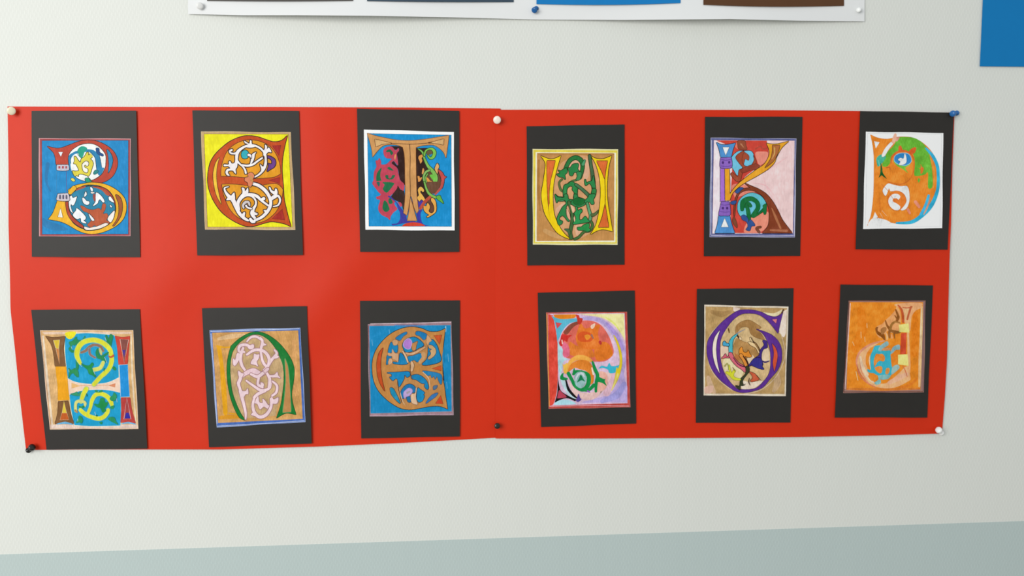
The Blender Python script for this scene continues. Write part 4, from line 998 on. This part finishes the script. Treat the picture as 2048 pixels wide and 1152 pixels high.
make_drawing((1380,570,1600,850), 905, [(56,32),(852,26),(826,1132),(48,1134)], [(118,162),(810,178),(788,914),(112,908)], '''
f ink_border ddcdb8 st=p | !120,164 !806,180 !785,911 !114,905
f ink_background b3915f o=2 oc=9a8462 st=p | !130,178 !798,192 !776,895 !124,892
s ink_shade c9a888 w=30,50,30 st=p | 150,760 170,830 200,880
s ink_shade a07e50 w=30,50,24 st=p | 180,220 260,240 330,220
s ink_shade c0a07c w=40,60,30 st=p | 700,700 720,800 690,870
f pale_patch dcc4b8 st=p | !355,180 !412,190 400,215 360,215
f cream_patch e0cfa8 st=p | 600,225 690,232 760,200 740,235 700,262 640,255
f cream_strip e4cfc0 st=p | !770,215 !798,200 !790,395 770,430 735,380 745,300
f pink_corner d4ac98 | 125,840 190,830 180,885 125,890
f letter_body ae9060 o=4 oc=d0b8a0 st=p | 440,215 520,215 600,245 660,310 700,370 740,400 755,430 780,560 760,650 700,760 600,850 500,885 420,880 330,850 220,760 160,650 145,540 160,430 230,340 330,260
f inner_ground c8aa7c st=p | 470,240 560,250 640,310 700,380 690,420 660,400 620,480 660,560 660,660 630,760 560,840 460,860 380,850 310,780 260,700 250,560 255,440 300,340 380,270
f brown_mass a07848 o=2 oc=6a4a28 st=p | 380,340 430,300 490,290 560,330 585,350 560,370 590,410 610,450 540,430 500,400 480,350 420,350 380,400
f inner_round ae8450 o=2 oc=6a4a28 st=p | 390,440 450,470 540,480 570,540 560,600 520,640 470,660 400,650 350,600 350,530 370,470
f cream_patch dccaa0 st=p | 275,620 330,600 400,670 440,700 410,770 330,760 280,700
f cream_patch e0d0b0 st=p | 480,600 510,590 500,640 480,650
f cream_patch e0ccb8 st=p | 590,520 640,560 650,620 600,640 590,580
f cream_patch e2cdb8 st=p | 430,790 500,800 600,790 520,850 430,855
f purple_letter 5c338a o=3 oc=3a2a5a | !768,205 750,240 700,262 640,250 590,225 520,208 450,205 390,215 320,260 250,320 190,390 148,460 140,540 150,610 180,690 240,770 310,830 370,870 440,885 520,872 600,840 660,770 720,700 752,620 752,530 730,470 690,425 640,395 !545,362 600,400 640,470 660,540 665,640 650,730 600,800 540,850 460,862 !385,855 330,800 280,720 255,640 245,550 252,450 290,370 350,290 420,240 500,232 570,245 630,285 680,340 !724,398 740,320
f letter_lens ead9c8 o=4 oc=3a2a5a | !246,372 205,430 188,500 190,580 210,660 !244,726 222,620 215,520 225,440
f letter_lens cc5236 o=4 oc=3a2a5a | !675,480 705,520 720,580 710,650 !694,712 682,640 690,560
f serif_triangle d87c80 o=4 oc=3a2a5a | !676,284 !716,280 !708,316
s brown_tip 5a4030 w=14,10 | 768,205 755,230
@ 1435 640 1545 1408
f cream_gap dcc0a8 | 90,680 270,700 290,860 240,920 200,870 120,940 90,900
f cream_gap d8c0a0 | 1190,750 1300,730 1320,980 1260,1060 1150,1050 1125,960
f cream_gap dcc4a4 | 880,900 940,960 920,1060 820,1140 780,1060 760,980
s blue_line 8c8c98 w=14,26,36 | 700,240 560,310 440,390
s cyan_vine 4cb0c0 w=24,60,90,100,90 o=7 | 500,370 400,455 345,570 335,700 340,830
f cyan_vine 4aa0c4 o=9 | 145,570 190,545 220,590 290,610 290,665 200,660 145,650
f pink_vine cc6070 o=8 | 105,985 160,920 205,865 240,940 310,900 300,965 200,965
f brown_blob b07040 | 440,820 480,880 560,900 595,980 520,1035 450,985
f orange_vine dc8a34 o=8 oc=5a3418 | 570,740 630,695 650,790 690,830 765,820 780,770 830,870 875,930 800,955 700,930 760,1060 795,1165 700,1165 640,1000 560,860
f cream_vine e0c090 o=7 oc=4a3420 | 790,565 920,590 1000,690 1060,800 1085,885 1040,830 980,720 850,645
f cream_vine dcc090 o=7 oc=4a3420 | 830,445 880,480 925,565 850,535
f cream_vine e4c8a0 o=5 oc=6a4a30 | 550,430 600,450 620,500 570,500
s dark_line 3a2418 w=10,20,16,24,16 | 850,430 900,540 990,600 1070,740 1090,860
s dark_line 3a2418 w=44,40 | 515,405 540,450
s dark_line 5a3c20 w=20,34,16 | 275,210 290,270 300,330
s tan_line 9a7040 w=10,14,10 | 520,100 510,200 530,290
s tan_line 9a7040 w=10,14,10 | 900,300 930,400 1020,460
f navy_leaf 43307c o=6 | 1155,530 1250,540 1275,700 1180,745 1130,860 1125,1000 1150,1165 870,1165 960,980 1060,900 1100,760 1190,640
@ 1435 700 1545 1408
s olive_vine a09a58 w=44,34,24 | 190,410 255,350 285,500
s pink_vine cc6474 w=100,94,100,110,70 o=8 | 330,110 400,240 520,370 640,450 700,530
f navy_leaf 3a3482 o=7 | 930,225 1060,200 1120,230 1150,330 1145,420 1185,495 1050,470 980,440 870,395 790,420
s navy_leaf 3a2c60 w=30,44,20 | 1140,280 1220,312 1325,280
s orange_vine d88c40 w=84,78,70 o=8 oc=4a2a18 | 600,140 680,260 735,400
s dark_line 2a1c20 w=20,30,26 | 655,160 740,280 790,410
s dark_line 3a2038 w=16,24,26,24,10 | 400,190 520,350 650,420 780,425 900,370
f green_stem 3c402c o=7 | 730,425 800,430 812,540 740,640 665,740 640,820 660,905 590,915 580,990 560,1015 460,915 560,920 580,800 600,730 720,600
s dark_line 3a3430 w=14,24,16 | 650,860 680,900 710,870
s yellow_vine cccc38 w=60,84,74,40 o=4 oc=6a6a28 | 240,575 340,640 430,730 575,755
s yellow_vine cccc38 w=22,34,50 o=4 oc=6a6a28 | 300,390 315,510 365,640
s yellow_vine cccc38 w=64,60,60 o=4 oc=6a6a28 | 430,540 395,590 385,660
s dark_line 6a5a30 w=10,22,10 | 385,440 420,490 440,540
f red_leaf c05a3c o=6 | 815,560 900,580 980,630 1065,745 980,790 870,815 850,770 895,720 870,640
s dark_line 4a3020 w=8,16,10 | 960,600 1040,700 1120,780
s dark_line 4a3028 w=14,30,16 | 815,720 800,820 835,900
@
''', 'drawing of a purple letter G on brown paper with a navy leaf', h_right, GR, 'm', 1.15, base='e6d8c8')

make_drawing((1660,560,1880,845), 889, [(84,36),(832,44),(786,1112),(38,1112)], [(150,166),(772,166),(758,908),(106,914)], '''
s border_line 6a4038 w=5,6,5 st=p | !152,168 !768,170
s border_line 6a4a58 w=5 st=p | !766,180 !752,520 !752,900
s border_line 6a4038 w=6 st=p | !112,905 !750,902
f ink_background de8228 | !160,178 !752,180 745,500 !730,885 !134,888 145,500
s ink_shade c87430 w=16,24,14 st=p | 140,880 420,885 720,878
s border_line 5a3a34 w=6 st=p | !154,176 !130,560 !112,900
s border_line d8b8b4 w=5 st=p | !165,190 !142,560 !122,880
f peach_area e0a070 | 520,200 620,185 740,188 735,225 690,250 660,300 650,400 640,430 645,560 650,700 640,780 620,740 625,560 620,400 600,330 580,240
s peach_area e6ac78 w=16,22,26,16 | 742,220 738,400 728,640 722,860
s ink_shade d4762a w=14,22,14 | 560,870 640,850 700,800
s ink_shade d87820 w=60,80,60 | 250,240 260,400 200,560
s ink_shade d87820 w=40,60,50 | 690,280 690,420 680,600
s light_streak efb888 w=5 | !298,350 !300,385
s light_streak efb888 w=4 | !250,420 !252,470
s light_streak efb888 w=4 | !182,500 !195,530
s light_streak efb888 w=4 | !280,460 !284,500
s light_streak f0c090 w=5,7,5 | !210,740 !225,810
s light_streak efc49a w=8,12,8 | 740,230 735,400 738,560
f peach_body e4a676 | 390,510 320,530 250,570 220,620 220,700 250,770 310,830 400,870 520,870 630,820 650,790 620,700 560,750 460,830 370,830 320,780 300,700 290,620 320,560
s pink_curve d0886c w=8,16,18,14,8 | 440,490 330,520 245,580 215,650 225,720
s pink_curve c87058 w=6,8,8,6 | 215,680 240,770 300,830 370,870
s pink_curve c87a60 w=5,6,5 | 240,640 255,740 310,830
s peach_streak edbc9c w=14,26,30,14 | 245,620 262,700 300,770 350,830
s peach_streak e8a888 w=30,44,30 | 480,830 560,790 620,760
@ 1700 595 1850 1819
f peach_patch dc9860 | 850,560 980,440 1100,300 1130,215 1200,300 1240,480 1230,620 1190,700 1180,840 1000,860 900,820 760,980 650,900 640,720 780,640
f pale_gap d8a878 | 1290,270 1420,260 1390,420 1330,560
s red_line b4502c w=30,50,60,60 | 1165,185 1240,280 1280,420 1290,590
s red_line b8583a w=20,26,34 | 1280,242 1400,252 1500,225
s red_line b05a38 w=50,50,40 | 1480,230 1425,400 1390,530
f brown_vine 804a1c | 615,745 680,715 670,800 740,850 830,890 855,1045 760,960 650,880
f brown_vine a06c3c | 750,760 860,715 885,780 830,860 760,890
s brown_vine 8a5426 w=26,50,74,60,44 | 860,560 900,680 970,780 950,860 960,970
s brown_vine 8a5a2c w=60,84,40 | 990,800 1100,840 1215,840
s brown_vine 8a5426 w=54,20 | 1070,850 1082,990
s brown_vine 9a6a34 w=60,60,50,50,26 | 980,760 1010,660 1090,590 1160,600 1215,620
s brown_vine 8a5426 w=40,50,74,60 | 1110,300 1150,400 1168,480 1140,560
s brown_vine 8a5426 w=24,34 | 1085,435 1130,500
s pink_tip e0a070 w=30,44,30 | 870,860 900,940 900,1020
s pink_tip e09a6c w=26,36 | 1010,900 1020,980
@
f yellow_patch dcd07a | !556,362 !635,350 !642,425 !560,420
f yellow_patch dcd07a | !550,604 !628,600 !635,694 !550,682
f red_stem c0482c | !575,430 !618,428 !614,598 !566,600
@ 1700 675 1850 1571
f cyan_vine 3aa4b8 st=m | 520,180 640,170 660,280 560,330 510,430 500,560 520,650 540,720 500,745 380,725 365,660 430,670 425,500 430,380 480,260
f cyan_vine 3aa4b8 st=m | 620,300 700,270 840,270 850,380 870,580 900,700 850,800 700,885 640,860 590,800 500,745 520,650 540,560 620,490 700,500 700,400 640,350 560,340
f pale_vine 84a8ac | 640,170 760,80 800,100 800,160 700,225 640,290 590,260
f pale_vine 84a8b0 | 850,330 900,200 1030,150 1042,250 960,260 880,335
f pale_vine 7cacac | 590,800 700,780 850,790 800,865 700,880 640,860 645,950 560,990 510,950 595,880
f pale_vine 8ca8a4 | 890,620 1000,570 1035,640 930,740 870,770
f orange_eye da8438 | 500,560 510,430 580,360 680,345 732,420 710,500 640,470 590,470 565,520 545,575
f orange_eye da8438 | 520,640 600,600 672,620 668,720 630,750 560,710
f orange_eye cf8a48 | 740,730 760,650 820,640 830,700 790,770 750,765
f orange_eye da7c28 | 860,395 940,320 1000,330 1000,440 980,540 910,590 880,520
f orange_eye d89058 | 670,240 760,215 850,225 820,265 720,275
f orange_strip d9802c | 380,800 480,785 575,820 560,880 450,905
f orange_strip d9802c | 335,560 340,400 420,230 465,215 400,350 385,580
s pale_line e8d8b8 w=8,14,8 | 415,380 405,500 435,670
s red_streak c07048 w=10,20,12 | 150,600 220,760 330,900
s red_streak c4704c w=12,22,10 | 1110,600 1160,700 1200,820
@
''', 'drawing of a small letter J in brown, pink and cyan on orange', h_right, GR, 'p', 1.28, base='a07a70')

# ------------------------------------------------------------------ push pins
def push_pin(px, py, hx, hy, r, col, label, length=0.0075, wall_off=0.0035, small=False):
    """pin whose grip starts at photo pixel (px,py) and whose head shows at (hx,hy)"""
    A = unproj(px, py, wall_off); B = unproj(hx, hy, wall_off + length)
    root = thing('push_pin', A, label, 'pin', 'push pins')
    ax = (B - A).normalized(); L = (B - A).length
    q = ax.to_track_quat('Z', 'Y').to_matrix()
    mat = paper_mat(col, .25, .01, .5, 500, 1.0, 0.0)
    def lathe(name, prof, m_, seg=28):
        V = []; F = []
        for (rr, zz) in prof:
            for k in range(seg):
                a = 2*PI*k/seg; V.append(q @ Vector((rr*math.cos(a), rr*math.sin(a), zz)))
        n = len(prof)
        for i in range(n-1):
            for k in range(seg):
                k2 = (k+1) % seg; F.append((i*seg+k, i*seg+k2, (i+1)*seg+k2, (i+1)*seg+k))
        F.append(tuple(reversed(range(seg)))); F.append(tuple((n-1)*seg+k for k in range(seg)))
        return mesh_obj(name, V, F, m_, root, smooth=True)
    R = r
    lathe('grip', [(R*.55, 0), (R*.80, .0003), (R*.80, .0010), (R*.52, .0016), (R*.42, L*.45), (R*.50, L*.68)], mat)
    lathe('head', [(R*.50, L*.64), (R*.92, L*.72), (R, L*.80), (R*.99, L*.90), (R*.88, L*.97), (R*.60, L*1.02), (R*.2, L*1.04)], mat)
    steel = _mats.get('steel')
    if not steel:
        steel = bpy.data.materials.new('steel'); nt, b = mnode(steel)
        b.inputs['Base Color'].default_value = (.6, .6, .6, 1); b.inputs['Metallic'].default_value = 1; b.inputs['Roughness'].default_value = .25; _mats['steel'] = steel
    lathe('needle', [(.0004, -.010), (.0005, .0004)], steel, 8)
    return root
push_pin(23.5, 221.5, 22.5, 222, .0056, 'f0e6c8', 'cream pin in the top left corner of the left red poster')
push_pin(995, 239.5, 994, 240, .0056, 'f4e2d6', 'cream pin where the two red posters meet at the top', wall_off=.0045)
push_pin(994, 851.5, 994.5, 852, .0043, '1e1812', 'black pin where the two red posters meet at the bottom', wall_off=.0045)
push_pin(56.5, 901, 65.5, 893.5, .0049, '201c1a', 'black pin in the bottom left corner of the left red poster')
push_pin(1914, 226, 1904, 227.5, .0047, '2468ac', 'blue pin in the top right corner of the right red poster')
push_pin(1883, 866, 1876.5, 859, .0050, 'f0f0ee', 'white pin in the bottom right corner of the right red poster')
push_pin(1073, 16.5, 1068, 21, .0043, '1c5e9e', 'blue pin at the lower middle of the white poster', wall_off=.002)
push_pin(400, 12.5, 399.5, 11.5, .0048, 'e4e4e2', 'white pin in the lower left corner of the white poster', wall_off=.002)
push_pin(1719, 21, 1717, 19.5, .0036, 'f2f4f2', 'small white pin in the lower right corner of the white poster', wall_off=.002, length=.007)
